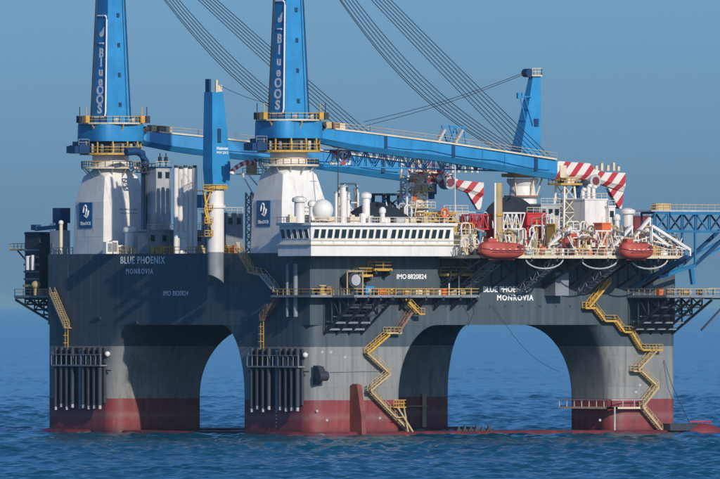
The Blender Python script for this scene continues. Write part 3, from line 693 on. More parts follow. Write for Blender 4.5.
cy = 18.6; K2 = at(522.5, 180, Y=cy); cx = K2.x
T = thing('kingpost_crane', 'slender crane whose blue king post leans up behind the long boom', 'crane', (cx, cy, ZD))
mb = MB().lathe((cx, cy, 0), [(2.4, ZD), (2.4, 41.4), (2.6, 41.6), (2.7, 43.5), (2.5, 43.6), (2.3, 45.4), (2.9, 46.2), (2.9, 46.8)], 28); mb.build('column', 'white', T, True)
MB().ring((cx, cy, 0), 2.6, 3.4, 43.4, 43.7).build('collar', 'rusty', T); MB().ring((cx, cy, 0), 2.4, 3.9, 47.1, 47.7).build('slew_ring', 'yellow', T)
mb = MB()
for a in (-150, -90, -40, 10): mb.beam((cx+3.6*math.cos(R(a)), cy+3.6*math.sin(R(a)), 46.9), (cx+2.6*math.cos(R(a)), cy+2.6*math.sin(R(a)), 43.7), .24)
mb.build('collar_strut', 'cream', T)
mb = MB(); mb.loft([[(cx+x0, cy-h, z), (cx+x1, cy-h, z), (cx+x1, cy+h, z), (cx+x0, cy+h, z)] for z, x0, x1, h in ((47, -2.2, 2.6, 1.8), (52, -1.5, 2.9, 1.6), (58, .1, 3.3, 1.15), (63, 1.3, 3.6, .8), (65.6, 1.9, 3.6, .65))])
kp = mb.build('king_post', 'blue', T)
MB().box((cx+1.7, cy-1.2, 58.4-2.0), (cx+2.6, cy-1.5, 57.8)).build('hatch', 'navy', kp)
mb = MB().box((cx+1.4, cy-1.1, 65.6), (cx+3.7, cy+1.0, 65.85)); mb.rail([(cx+1.5, cy-1.0, 65.85), (cx+3.6, cy-1.0, 65.85), (cx+3.6, cy+.9, 65.85)], 1.2, .7); mb.build('head_platform', 'cream', kp)
mb = MB().cyl((cx+1.1, cy-.8, 66.2), (cx+1.1, cy+.8, 66.2), .8, n=14); mb.build('head_sheave', 'navy', kp)
mb = MB().beam((cx+1.2, cy-1.2, 61.8), (cx-1.6, cy-1.2, 61.9), .18); mb.beam((cx-1.4, cy-1.2, 61.8), (cx-.2, cy-1.2, 57.5), .14); mb.beam((cx-.3, cy-1.2, 61.7), (cx+1.3, cy-1.5, 56.5), .14); mb.cb((cx-1.8, cy-1.2, 62.0), (.5, .5, 1.1)); mb.cb((cx-.9, cy-1.2, 62.1), (.3, .3, .9)); mb.build('side_outrigger', 'blue', kp)
xt = at(326, 158, Y=cy).x
mb = MB(); mb.lattice((cx-2.2, cy-.3, 49.6), (xt, cy-.3, 50.3), 2.2, 2.9, 22, .11); bo = mb.build('boom', 'blue', T)
mb = MB(); mb.lattice((xt+4.4, cy-.35, 50.32), (xt+1.2, cy-.35, 50.36), 1.7, 2.1, 2, .2); mb.build('boom_tip', 'stripes', bo)
for dy in (-.7, .7):
    MB().tube([Vector((cx+1.0, cy+dy, 66.3)).lerp(at(364, 124-dy*3, Y=cy), k/8)-Vector((0,0,.7*math.sin(math.pi*k/8))) for k in range(9)], .055).build('luffing_wire', 'rope', T)

# ------------------------------------------------------------------ accommodation block with the bridge
x0 = at(311, 240, Y=-5.5).x; x1 = at(459, 240, Y=-5.5).x; y0, y1 = -5.5, 4.9
T = thing('accommodation_block', 'long white bridge block with a slanted window band overhanging the near side', 'deckhouse', (x0, y0, 32.4))
low = MB().box((x0, y0, 32.42), (x1, y1, 34.35)).build('lower_band', 'white_clean', T)
MB().box((x0-.25, y0-.35, 34.35), (x1+.4, y1, 34.6)).build('gallery', 'cream', T)
MB().box((x0+.15, y0+.25, 34.6), (x1-1.0, y1-.2, 37.9)).build('window_storey', 'white_clean', T)
rf = MB().box((x0-.35, y0-.45, 37.9), (x1-.6, y1+.2, 38.4)).build('roof', 'white', T)
MB().rail([(x0-.2, y0-.25, 34.6), (x1+.3, y0-.25, 34.6)], .75, 2.4, .045, False).build('railing', 'cream', T)
MB().rail([(x0-.2, y1, 38.4), (x0-.2, y0-.3, 38.4), (x1-.8, y0-.3, 38.4)], 1.0, 1.8, .05).build('railing', 'cream', rf)
wz0, wz1 = 35.55, 37.25
def win(mapf, w, sh):
    """a slanted pane in a raised frame"""
    fr_, pn = MB(), MB()
    q = lambda u, z, d: mapf(u + sh*(z-wz0)/(wz1-wz0), z, d)
    corners = [(-w/2, wz0), (w/2, wz0), (w/2, wz1), (-w/2, wz1)]
    pn.loft([[q(u, z, d) for u, z in corners] for d in (0, .05)])
    for a, b in ((0,1),(1,2),(2,3),(3,0)):
        p_, r_ = Vector(q(*corners[a], .06)), Vector(q(*corners[b], .06)); fr_.beam(p_, r_, .09, .09)
    f_ = fr_.build('window', 'white', T); pn.build('pane', 'glass', f_)
yw = y0+.25-.004
for i in range(11):
    px_ = 315.5+i*6.85; c = at(px_, 235, Y=yw).x
    win(lambda u, z, d, c=c: (c+u, yw-d, z), 1.12, .30)
for i in range(10):
    px_ = 392.5+i*6.75; c = at(px_, 235, Y=yw).x
    if c < x1-1.8: win(lambda u, z, d, c=c: (c+u, yw-d, z), 1.05, .38)
xw = x0+.15-.004
for i in range(5):
    c = y0+1.3+i*1.85; win(lambda u, z, d, c=c: (xw-d, c-u, z), 1.25, -.5)
# sheds behind the block so it stands on the deck
MB().box((x0+4.2, y1-.3, ZD), (x1-.2, y1+2.6, 36.0)).build('annexe', 'pale_steel', T)
zr = 38.4
def roof_item(name, label, cat, loc): return thing(name, label, cat, loc)
p = at(322.5, 210, Y=-2.6); T = thing('radome', 'large round white radome on the bridge roof', 'radome', (p.x, -2.6, zr))
MB().ball((p.x, -2.6, p.z), 1.95, 28, 18).build('dome', 'white_clean', T, True); mb = MB().cyl((p.x, -2.6, zr), (p.x, -2.6, p.z-1.5), .9, 1.0, 16); mb.build('pedestal', 'white', T, True); MB().ring((p.x, -2.6, 0), .9, 2.2, zr+.3, zr+.45).build('base_ring', 'cream', T)
def mushroom(px_, ytop, ybot, Y, r, label, capr=1.35, mat='white'):
    a, b = at(px_, ytop, Y=Y), at(px_, ybot, Y=Y); T = thing('mushroom_vent', label, 'vent', (b.x, Y, b.z))
    MB().cyl((b.x, Y, b.z), (b.x, Y, a.z-.9), r, n=16).build('stem', mat, T, True)
    MB().lathe((b.x, Y, a.z-1.1), [(r*capr, 0), (r*capr*1.08, .35), (r*capr, .75), (r*.5, 1.1)], 18).build('cap', mat, T, True)
mushroom(299.5, 196, 223, -3.0, .95, 'stout white vent with a domed cap left of the radome')
mushroom(312, 200, 223, -1.6, .55, 'thin white vent half hidden behind the radome')
mushroom(366, 192, 223, 3.0, .72, 'white capped vent standing left of the dark tarpaulin mound')
mushroom(382.5, 207, 223, -3.2, .45, 'small white ball-topped vent on the bridge roof among the railings', 1.3)
mushroom(130, 226, 250, YE-BY-3, .95, 'white capped vent at the foot of the left crane pedestal')
mushroom(184, 232, 250, 40, .8, 'short pale vent on the deck left of the round crane column')
for px_, yt, r, lab in ((336.5, 192, .45, 'thin white funnel pipe nearest the middle crane pedestal'), (343.5, 186, .62, 'tallest white funnel pipe with a dark mouth beside the middle crane pedestal'), (348.5, 199, .36, 'shortest white funnel pipe of the three beside the middle crane')):
    a = at(px_, yt, Y=1.5); T = thing('funnel_pipe', lab, 'funnel', (a.x, 1.5, zr)); MB().cyl((a.x, 1.5, zr), (a.x, 1.5, a.z), r, n=14).build('pipe', 'white', T, True)
    MB().box((a.x+r*.1, 1.5-r*1.05, a.z-.9), (a.x+r*.9, 1.5-r*.6, a.z-.2)).build('mouth', 'dark_steel', T); MB().ring((a.x, 1.5, 0), r*.9, r*1.15, a.z-.2, a.z+.05).build('rim', 'pale_steel', T)
for k, (px_, w_) in enumerate(((353, 2.0), (291, 1.4), (330, 1.2))):
    a = at(px_, 218, Y=-3.6); o = MB().cb((a.x, -3.6, zr+.55), (w_, 1.2, 1.1)); o.cb((a.x-.2, -3.6, zr+1.25), (w_*.4, .6, .35))
    tag(o.build('roof_locker', 'cream', None), ('low cream locker on the bridge roof right of the funnel pipes', 'low cream locker on the bridge roof at its left corner', 'low cream locker on the bridge roof right of the radome')[k], 'locker')
a = at(338, 187, Y=0); o = MB().beam((a.x, 0, zr), (a.x, 0, a.z+7), .12); o.beam((a.x-.8, 0, a.z+5.4), (a.x+.8, 0, a.z+5.4), .08); tag(o.build('antenna_mast', 'dark_steel', None), 'thin dark antenna mast beside the white funnel pipes', 'antenna')

# ------------------------------------------------------------------ tarpaulin-covered mounds
def mound(name, label, pa, pb, ytop, ybot, Y, dy, seed):
    rnd = random.Random(seed); a, b = at(pa, ybot, Y=Y), at(pb, ybot, Y=Y); top = at((pa+pb)/2, ytop, Y=Y).z; zb = max(ZD, a.z)
    n, m = 30, 10; rings = []
    for j in range(m+1):
        t_ = j/m; k = (1-t_**2.6)**.55 if j < m else .02
        rings.append([((a.x+b.x)/2+(b.x-a.x)/2*k*math.copysign(abs(math.cos(2*math.pi*i/n))**.7, math.cos(2*math.pi*i/n))*(1+.05*math.sin(i*5+seed)), Y+dy*k*math.copysign(abs(math.sin(2*math.pi*i/n))**.7, math.sin(2*math.pi*i/n)), zb+(top-zb)*t_*(1+.05*math.sin(i*1.7+seed))) for i in range(n)])
    tag(MB().loft(rings).build(name, 'tarpaulin', None, True), label, 'tarpaulin')
mound('covered_winch', 'black tarpaulin mound behind the bridge roof, left of the pale lattice tower', 346, 408, 203, 234, 14, 4, 1)
mound('covered_winch', 'black tarpaulin hump in front of the white column of the right-hand crane', 484, 536, 197, 232, 12.2, 2.2, 2)
# ------------------------------------------------------------------ boom rests
def rest(px_, Y, ztop, w, label, plat, extra=0):
    c = at(px_, 220, Y=Y); x = c.x; T = thing('boom_rest', label, 'boom rest', (x, Y, ZD))
    for sx in (-1, 1):
        for sy in (-1, 1):
            MB().beam((x+sx*w*.75, Y+sy*w*.8, ZD), (x+sx*w*.42, Y+sy*w*.5, ztop), .34).build('leg', 'white', T)
    n = 5
    for sy in (-1, 1):
        mb = MB()
        for i in range(n):
            z0, z1 = ZD+(ztop-ZD)*i/n, ZD+(ztop-ZD)*(i+1)/n
            k0, k1 = .75-.33*i/n, .75-.33*(i+1)/n
            mb.beam((x-w*k0, Y+sy*w*k0, z0), (x+w*k1, Y+sy*w*k1, z1), .15); mb.beam((x+w*k0, Y+sy*w*k0, z0), (x-w*k1, Y+sy*w*k1, z1), .15); mb.beam((x-w*k1, Y+sy*w*k1, z1), (x+w*k1, Y+sy*w*k1, z1), .16)
        mb.build('bracing', 'cream', T)
    pl = MB().box((x-w*.95, Y-w*.8, ztop), (x+w*.95, Y+w*.8, ztop+.35)).build('platform', plat, T)
    MB().rail([(x-w*.9, Y+w*.75, ztop+.35), (x-w*.9, Y-w*.75, ztop+.35), (x+w*.9, Y-w*.75, ztop+.35), (x+w*.9, Y+w*.75, ztop+.35)], 1.0, 1.0).build('railing', 'yellow', pl)
    for sy in (-1, 1): MB().box((x-w*.3, Y+sy*w*.62-.25, ztop+.35), (x+w*.3, Y+sy*w*.62+.25, ztop+1.5)).build('saddle_horn', 'cream', T)
    return T
rest(565, YC, 45.6, 2.6, 'white trestle with a yellow platform under the striped end of the long boom', 'yellow')
# pale lattice tower beside the second striped jib, crowded with platforms
c = at(414, 220, Y=30); T = thing('lattice_tower', 'cluttered pale lattice tower with a dome on top, left of the hanging striped jib', 'tower', (c.x, 30, ZD))
zt = at(414, 158, Y=30).z
mb = MB(); mb.lattice((c.x, 30, ZD), (c.x, 30, zt-1), 3.4, 3.4, 8, .17); mb.build('frame', 'white', T)
for k, z in enumerate((38, 41.3, 44.4, 46.8)):
    pl = MB().box((c.x-3.2+.4*k, 27.4, z), (c.x+3.4-.3*k, 32, z+.2)).build('platform', ('cream', 'tan', 'yellow', 'cream')[k], T)
    MB().rail([(c.x-3.1+.4*k, 27.5, z+.2), (c.x+3.3-.3*k, 27.5, z+.2)], 1.0, .9).build('railing', ('yellow', 'cream', 'tan', 'yellow')[k], pl)
MB().cyl((c.x+.4, 29.5, 40), (c.x+.4, 29.5, 47.4), 1.2, n=16).build('tank', 'cream', T, True); MB().ball((c.x+.4, 29.5, zt-.4), 1.0, 14, 8, .9).build('dome', 'cream', T, True)
for i in range(9):
    rr = random.Random(i); MB().cb((c.x-3+6*rr.random(), 27.8, 38.9+8*rr.random()), (.5+rr.random(), .6, .5+rr.random()*.9)).build('fitting', ['tan', 'white', 'dark_red', 'orange', 'dark_steel'][i % 5], T)
MB().cyl((c.x-3.0, 28, ZD), (c.x-3.0, 28, 46), .22, n=8).build('standpipe', 'white', T); MB().cyl((c.x-2.2, 27.6, ZD), (c.x-2.2, 27.6, 44.5), .16, n=8).build('standpipe', 'pale_steel', T)
# dark trestle under the far boom
c = at(386, 220, Y=44); T = thing('boom_rest', 'dark steel trestle carrying the end of the farther boom', 'boom rest', (c.x, 44, ZD))
for sx in (-1, 1):
    for sy in (-1, 1): MB().beam((c.x+sx*2.0, 44+sy*2, ZD), (c.x+sx*1.7, 44+sy*1.7, 43.8), .5).build('leg', 'navy', T)
mb = MB()
for z in (35, 38, 41): mb.beam((c.x-2, 42, z), (c.x+2, 42, z+2.6), .25); mb.beam((c.x+2, 42, z), (c.x-2, 42, z+2.6), .25); mb.beam((c.x-2, 42, z), (c.x+2, 42, z), .25)
mb.build('bracing', 'dark_steel', T); MB().box((c.x-2.6, 41.4, 43.8), (c.x+2.6, 46.4, 44.2)).build('platform', 'dark_steel', T)
# small rest with striped hose boom left of the middle pedestal
c = at(252, 200, Y=23); T = thing('hose_boom', 'small platform on a white knee frame with a curved red and white hose arm', 'platform', (c.x, 23, ZD))
MB().lattice((c.x, 23, ZD), (c.x, 23, 44.0), 1.6, 1.6, 7, .12).build('mast', 'grey_steel', T)
z = at(252, 175, Y=23).z; pl = MB().box((c.x-2.8, 22, z), (c.x+2.6, 24, z+.25)).build('platform', 'cream', T); MB().rail([(c.x-2.7, 22.1, z+.2), (c.x+2.5, 22.1, z+.2)], 1.0, .8).build('railing', 'tan', pl)
for a_, b_ in (((-2.6, -.1), (.2, -4.2)), ((2.4, -.1), (.3, -4.6)), ((-1.2, -.1), (1.6, -2.8))): MB().beam((c.x+a_[0], 22.2, z+a_[1]), (c.x+b_[0], 22.2, z+b_[1]), .2).build('knee', 'white', T)
P = [at(px_, py_, Y=21.8) for px_, py_ in ((231.5, 174), (233, 170), (237, 167), (242, 164), (248, 162), (253, 163), (256, 160))]
for i in range(len(P)-1):
    for h_ in (0, 1): MB().tube([P[i].lerp(P[i+1], h_*.5), P[i].lerp(P[i+1], h_*.5+.5)], .42, 8).build('hose_segment', 'red' if h_ else 'white', T, True)
mb = MB(); mb.cb((c.x-.5, 22.4, z+1.2), (1.6, 1.2, 2.0)); mb.build('control_box', 'tan', T)

# ------------------------------------------------------------------ deck houses and machinery
def house(name, label, cat, pa, pb, Y, d, ytop, mat, zb=ZD, wins=0, roof=None, mat2=None):
    a, b = at(pa, ytop, Y=Y), at(pb, ytop, Y=Y); T = thing(name, label, cat, (a.x, Y, zb))
    MB().box((a.x, Y, zb), (b.x, Y+d, a.z)).build('walls', mat, T)
    MB().box((a.x-.15, Y-.15, a.z), (b.x+.15, Y+d+.1, a.z+.25)).build('roof', roof or mat, T)
    MB().rail([(a.x, Y, a.z+.25), (b.x, Y, a.z+.25)], .95, 1.2, .045).build('railing', 'cream', T)
    for i in range(wins):
        x = a.x+(b.x-a.x)*(i+.5)/wins; w = MB().box((x-.45, Y-.06, a.z-1.9), (x+.45, Y-.004, a.z-.7)).build('window', 'dark_steel', T); MB().box((x-.35, Y-.09, a.z-1.8), (x+.35, Y-.062, a.z-.8)).build('pane', 'glass', w)
    mb = MB()
    for s_ in (.04, .5, .96): mb.box((a.x+(b.x-a.x)*s_-.06, Y-.05, zb), (a.x+(b.x-a.x)*s_+.06, Y-.003, a.z-.05))
    mb.build('wall_stiffener', mat, T)
    mb = MB().box((b.x-(b.x-a.x)*.3-.45, Y-.09, zb+.2), (b.x-(b.x-a.x)*.3+.45, Y-.003, min(zb+2.2, a.z-.3))); mb.build('door', mat2 or 'pale_steel', T)
    return T, a, b
T, a, b = house('machinery_house', 'white box deckhouse under the tip of the striped boom', 'deckhouse', 585, 607, 9, 8, 200, 'white', ZD)
for k, (dx, h) in enumerate(((.6, 1.9), (1.9, 2.6), (3.0, 2.4))):
    v_ = MB().cyl((a.x+dx, 10.5, a.z+.2), (a.x+dx, 10.5, a.z+h), .38, n=12); v_.ball((a.x+dx+.15, 10.3, a.z+h), .5, 10, 6, .8); v_.build('roof_vent', 'white', T, True)
house('control_cabin', 'small white cabin with one dark window right of the white deckhouse', 'cabin', 608.5, 615, 8, 3, 207, 'white', ZD+.02, 1)
mushroom(628, 208, 240, 6, .95, 'tall white vent stack near the right end of the deck')
mushroom(617, 214, 240, 7, .45, 'narrow white vent pipe between the small cabin and the tall stack')
house('power_module', 'low pale deck module right of the black tarpaulin hump', 'deckhouse', 541, 560, 12, 8, 205, 'pale_steel', ZD, 3)
house('engine_house', 'grey block with dark windows left of the white exhaust pipes', 'deckhouse', 156, 171, 58, 5, 168, 'pale_steel', ZD, 2, 'navy')
house('engine_house', 'low dark grey house behind the yellow deck-edge railing', 'deckhouse', 147, 205, 52, 3, 231, 'grey_steel', ZD, 5)
house('engine_house', 'dim grey-blue deckhouse between the round crane column and middle pedestal', 'deckhouse', 226, 243, 52, 8, 214, 'grey_steel', ZD, 2)
for i in range(5):
    px_ = 176+i*4.7; p = at(px_, 168+i % 2, Y=48.5); T = thing('exhaust_pipe', ('leftmost', 'second from left', 'middle', 'second from right', 'rightmost')[i]+' of five tall white exhaust pipes left of the round crane column', 'exhaust', (p.x, 48.5, ZD), 'white exhaust pipes')
    MB().cyl((p.x, 48.5, ZD), (p.x, 48.5, p.z), .48, n=14).build('pipe', 'white', T, True); MB().cyl((p.x, 48.5, p.z), (p.x, 48.5, p.z+.5), .36, n=12).build('tip', 'dark_steel', T)
# dark ducts bending out of the left crane
P = [at(px_, py_, Y=YE-BY-2) for px_, py_ in ((126, 152), (136, 151), (142, 154), (145, 161), (145, 185), (145, 250))]
tag(MB().tube(P, .75, 12).build('exhaust_duct', 'navy', None, True), 'fat dark blue duct bending down beside the left crane pedestal', 'duct')
mb = MB(); p = at(139, 168, Y=YE-BY-3); mb.lattice((p.x, YE-BY-3, p.z), (p.x+3.4, YE-BY-3, p.z), 1.6, 1.6, 3, .1); mb.beam((p.x+1.5, YE-BY-3, ZD), (p.x+1.5, YE-BY-3, p.z), .3); tag(mb.build('pipe_bridge', 'dark_steel', None), 'small dark lattice pipe bridge right of the left crane pedestal', 'pipe bridge')
for k, px_ in enumerate((160, 166)):
    p = at(px_, 153, Y=58.5); mb = MB().beam((p.x, 58.5, at(px_, 168, Y=58.5).z), (p.x, 58.5, p.z), .16); mb.cb((p.x, 58.5, p.z-1.2), (.5, .5, 1.0)); tag(mb.build('aerial', 'dark_steel', None), ('left', 'right')[k]+' one of two thin dark aerials above the grey windowed block', 'antenna')
# tan post and white goods between the mound and the lifeboats
p = at(498.5, 183, Y=2); T = thing('derrick_post', 'thick tan post standing in front of the black tarpaulin hump', 'post', (p.x, 2, ZD)); MB().cyl((p.x, 2, ZD), (p.x, 2, p.z), .72, n=14).build('post', 'tan', T, True); MB().cyl((p.x, 2, p.z-6), (p.x, 2, p.z-5.6), .95, n=14).build('collar', 'yellow', T); MB().cyl((p.x-.9, 1.8, ZD), (p.x-.9, 1.8, p.z), .2, n=8).build('pipe', 'white', T)
def truss(name, label, pa, pb, yt, yb, Y, d, mat, n, cat='frame'):
    a, b = at(pa, yb, Y=Y), at(pb, yt, Y=Y); T = thing(name, label, cat, (a.x, Y, ZD)); h = b.z-a.z; zc = (a.z+b.z)/2
    MB().lattice((a.x, Y+d/2, zc), (b.x, Y+d/2, zc), d, h, n, .13).build('truss', mat, T)
    for x in (a.x+.3, b.x-.3): MB().box((x-.2, Y+.1, ZD), (x+.2, Y+d-.1, zc-h/2+.1)).build('leg', mat, T)
    return T
truss('pipe_rack', 'red lattice rack left of the tan post', 470, 496, 215, 229, 4, 2.5, 'red', 6, 'rack')
truss('pipe_rack', 'white lattice rack right of the tan post', 503, 525, 213, 229, 4, 2.5, 'white', 5, 'rack')
truss('pipe_rack', 'white lattice frame below the white deckhouse', 571, 612, 231, 246, -1, 2.5, 'white', 8, 'rack')
truss('pipe_rack', 'yellow lattice rack beside the pale lattice tower', 424, 458, 213, 221, 8, 2.5, 'yellow', 6, 'rack')
house('paint_store', 'bright red box by the deck edge right of the white rack', 'container', 527, 546, 7.5, 2.5, 214, 'red', ZD+.02)
house('paint_store', 'red-brown container behind the right end of the boat deck', 'container', 634, 650, 14, 3, 217, 'dark_red', ZD+.02)
house('tool_container', 'yellow-green container left of the white boom trestle foot', 'container', 555, 556, -.0+.4, 2.5, 225, 'yellow', ZD+.02)
house('tool_container', 'orange container under the small white cabin', 'container', 602, 611, -.0+.5, 2.5, 224, 'orange', ZD+.02)
house('tool_container', 'cream store at the right end of the white bridge block', 'container', 461, 476, -3.5, 3, 236, 'cream', 32.62)
house('tool_container', 'pale store behind the bridge block end, right of the lattice tower', 'container', 444, 468, 10, 3, 212, 'pale_steel', ZD+.02, 2)
p = at(443, 213, Y=7); T = thing('life_ring', 'red life ring hung beside the yellow rack', 'life ring', (p.x, 7, p.z)); MB().tube([(p.x+.75*math.cos(R(a)), 6.5, p.z+.75*math.sin(R(a))) for a in range(0, 361, 20)], .26, 8).build('ring', 'orange', T, True); MB().beam((p.x, 6.7, ZD), (p.x, 6.7, p.z+1.2), .2).build('post', 'cream', T)
T = thing('hook_mast', 'thin white mast right of the lattice tower', 'mast', (at(455, 200, Y=9).x, 9, ZD)); MB().beam((T.location.x, 9, ZD), (T.location.x, 9, at(455, 165, Y=9).z), .14).build('mast', 'white', T); MB().cb((T.location.x, 9, 36.4), (.6, .5, 1.2)).build('box', 'pale_steel', T)

# ------------------------------------------------------------------ lifeboats and davits on the boat deck
def lifeboat(xc, yc, zc, L, label, mat='lifeboat_red'):
    T = thing('lifeboat', label, 'lifeboat', (xc, yc, zc-1.6), 'lifeboats')
    n = 24; rings = []
    for i in range(17):
        t_ = math.sin(R(-90+180*i/16)); k = max(.32, (1-abs(t_)**5)**.5); up = .45*abs(t_)**3; rg = []
        for j in range(n):
            a_ = 2*math.pi*j/n; c_, s_ = math.cos(a_), math.sin(a_)
            e = lambda v, q: math.copysign(abs(v)**q, v)
            if s_ < 0: rg.append((xc+t_*L/2, yc+1.6*k*e(c_, .8), zc-.2+up+1.45*(.35+.65*k)*e(s_, .75)))
            else: rg.append((xc+t_*L/2*(1-.06*s_), yc+1.6*k*e(c_, .45)*(1-.22*s_), zc-.2+up*(1-s_)+(1.55-.25*t_)*(.5+.5*k)*e(s_, .42)))
        rings.append(rg)
    MB().loft(rings).build('hull', mat, T, True)
    mb = MB(); mb.tube([Vector((xc+t_*L*.5, yc-1.62*max(.1, (1-abs(t_)**5)**.5)-.02, zc-.2+.45*abs(t_)**3)) for t_ in np.linspace(-.985, .985, 25)], .10); mb.build('fender', 'dark_red', T)
    MB().box((xc-L*.36, yc-.75, zc+.9), (xc-L*.16, yc+.75, zc+2.0)).build('conning_hatch', mat, T)
    for k in range(4): MB().cb((xc-L*.12+k*L*.13, yc-1.42, zc+.45), (.5, .16, .34)).build('porthole', 'glass', T)
    MB().box((xc+L*.30, yc-1.50, zc-.05), (xc+L*.38, yc-1.2, zc+.8)).build('side_hatch', 'dark_red', T)
    for k in range(6): MB().cb((xc-L*.36+k*L*.145, yc-1.56, zc+.08), (.5, .16, .1)).build('reflective_tape', 'white', T)
    mb = MB(); mb.tube([Vector((xc+t_*L*.42, yc-1.68, zc-.42-.12*abs(math.sin(t_*9)))) for t_ in np.linspace(-.8, .8, 41)], .04); mb.build('grab_line', 'rope', T)
    MB().box((xc-L*.3, yc-.12, zc-1.85), (xc+L*.3, yc+.12, zc-1.45)).build('keel', 'dark_red', T)
    for s_ in (-1, 1): mb = MB().tube([(xc+s_*L*.38, yc, zc+1.2), (xc+s_*L*.38, yc, zc+3.4)], .06); mb.build('fall_wire', 'rope', T)
    return T
def davit(x, y0, z, label):
    T = thing('davit', label, 'davit', (x, y0, z), 'lifeboat davits')
    mb = MB(); mb.tube([Vector(q) for q in ((x, y0+4, z), (x, y0+3.2, z+3.2), (x, y0+1.2, z+4.7), (x, y0-1.4, z+4.2))], .24, 6); mb.build('arm', 'cream', T)
    MB().beam((x, y0+1.0, z), (x, y0+2.4, z+4.0), .26).build('strut', 'cream', T); MB().cyl((x-.4, y0+2.0, z+1.0), (x+.4, y0+2.0, z+1.0), .5, n=12).build('winch', 'cream', T); MB().cyl((x-.15, y0-1.4, z+3.9), (x+.15, y0-1.4, z+3.9), .4, n=12).build('sheave', 'grey_steel', T)
zL = 32.6
boats = [(501.5, 249.5, 9.6, 'lifeboat_red', 'large red enclosed lifeboat beside the end of the white bridge block'), (580, 246.5, 7.4, 'lifeboat_red', 'red lifeboat in the middle of the three, half hidden by davits and pipes'), (636, 250, 7.0, 'lifeboat_red', 'orange-red lifeboat hung near the right end of the boat deck')]
for k, (px_, py_, L_, m_, lab) in enumerate(boats):
    yb_ = -8.6 if k == 1 else -14.4
    p = at(px_, py_, Y=yb_); lifeboat(p.x, yb_, zL+2.0 if k == 1 else p.z, L_, lab, m_)
    for s_, w_ in ((-1, 'left'), (1, 'right')):
        davit(p.x+s_*L_*.38, yb_+1.8, zL, ('white davit arm at the %s end of the large red lifeboat', 'white davit arm at the %s end of the middle lifeboat', 'white davit arm at the %s end of the orange-red lifeboat')[k] % w_)
# slanting white stowage frames along the boat deck
for k, (pa, ya, pb, yb) in enumerate(((549, 245, 571, 227), (556, 250, 578, 233), (612, 248, 632, 226), (652, 226, 690, 250), (646, 229, 676, 252), (629, 243, 650, 218))):
    p, q = at(pa, ya, Y=-7-k % 2), at(pb, yb, Y=-6-k % 2); zlow = min(p.z, q.z)
    mb = MB().beam(p, q, .5); g = p if p.z < q.z else q; h = q if p.z < q.z else p
    mb.beam((h.x, h.y, h.z), (h.x, h.y, zL), .26); mb.beam(g, (g.x, g.y, zL-.02), .3); mb.beam((h.x, h.y, (h.z+zL)/2), g, .2)
    tag(mb.build('slant_frame', 'white', None), ('steep white slanting frame left of the white lattice frame', 'lower white slanting frame left of the white lattice frame', 'white slanting frame right of the orange container', 'long white slanting frame at the right end of the boat deck', 'inner white slanting frame at the right end of the boat deck', 'pale slanting ladder frame under the blue lattice jetty')[k], 'frame')
# goods standing about on the boat deck and the lower walkways (alike, many)
rr = random.Random(21); mats_ = ['cream', 'white', 'tan', 'orange', 'dark_steel', 'pale_steel', 'white', 'dark_red', 'rusty', 'yellow', 'white']
CW = {'cream': 'cream', 'white': 'white', 'tan': 'tan', 'orange': 'orange', 'dark_steel': 'dark', 'pale_steel': 'pale grey', 'dark_red': 'dark red', 'rusty': 'rusty', 'yellow': 'yellow'}
def ORD(n):
    w = ['first', 'second', 'third', 'fourth', 'fifth', 'sixth', 'seventh', 'eighth', 'ninth', 'tenth', 'eleventh', 'twelfth', 'thirteenth', 'fourteenth', 'fifteenth', 'sixteenth', 'seventeenth', 'eighteenth', 'nineteenth']
    if n < 20: return w[n-1]
    t_ = {2: 'twent', 3: 'thirt', 4: 'fort'}[n//10]
    return t_+'ieth' if n % 10 == 0 else t_+'y-'+w[n % 10-1]
def goods(n, xr, yr, z, label, group, hmax=1.8, mm=mats_):
    for i in range(n):
        x = xr[0]+(xr[1]-xr[0])*(i+rr.random()*.8)/n; y = yr[0]+(yr[1]-yr[0])*rr.random(); w, d, h = .35+rr.random()*.8, .4+rr.random()*.7, .6+rr.random()*(hmax-.6); mb = MB()
        k = rr.randrange(4)
        if k == 0: mb.cyl((x, y, z), (x, y, z+h), w*.5, n=12); mb.cyl((x, y, z+h), (x, y, z+h+.12), w*.35, n=12)
        elif k == 1: mb.box((x-w/2, y-d/2, z), (x+w/2, y+d/2, z+h)); mb.box((x-w*.4, y-d*.4, z+h), (x+w*.4, y+d*.4, z+h+.15)); mb.box((x-w*.3, y-d/2-.05, z+.2), (x+w*.3, y-d/2, z+h*.8))
        elif k == 2: mb.cyl((x-w*.7, y, z+.5), (x+w*.7, y, z+.5), .5, n=14); mb.cyl((x-w*.8, y, z+.5), (x-w*.7, y, z+.5), .62, n=14); mb.cyl((x+w*.7, y, z+.5), (x+w*.8, y, z+.5), .62, n=14)
        else:
            mb.rail([(x-w, y, z), (x+w, y, z)], h, .5, .06); mb.cyl((x, y, z), (x, y, z+h*1.1), .14, n=8); mb.ball((x, y, z+h*1.1), .26, 8, 6)
        mt = mm[rr.randrange(len(mm))]; o = mb.build(('drum', 'locker', 'hose_reel', 'valve_stand')[k], mt, None)
        tag(o, '%s %s, %s from left %s' % (CW[mt], ('drum', 'locker', 'hose reel', 'valve stand')[k], ORD(i+1), label), ('drum', 'locker', 'hose reel', 'valve stand')[k], group)
goods(44, (30, 74), (-11.6, -10.4), zL, 'among gear on boat deck', 'gear on the boat deck', 2.6)
goods(34, (32, 81), (1.2, 3.2), ZD, 'in the row behind the boat deck', 'gear behind the boat deck', 3.2)
goods(14, (12.4, 34), (-2.6, -1), zB, 'on the yellow-railed lower walkway', 'gear on the lower walkway', 1.1, ['tan', 'yellow', 'orange', 'cream', 'rusty'])
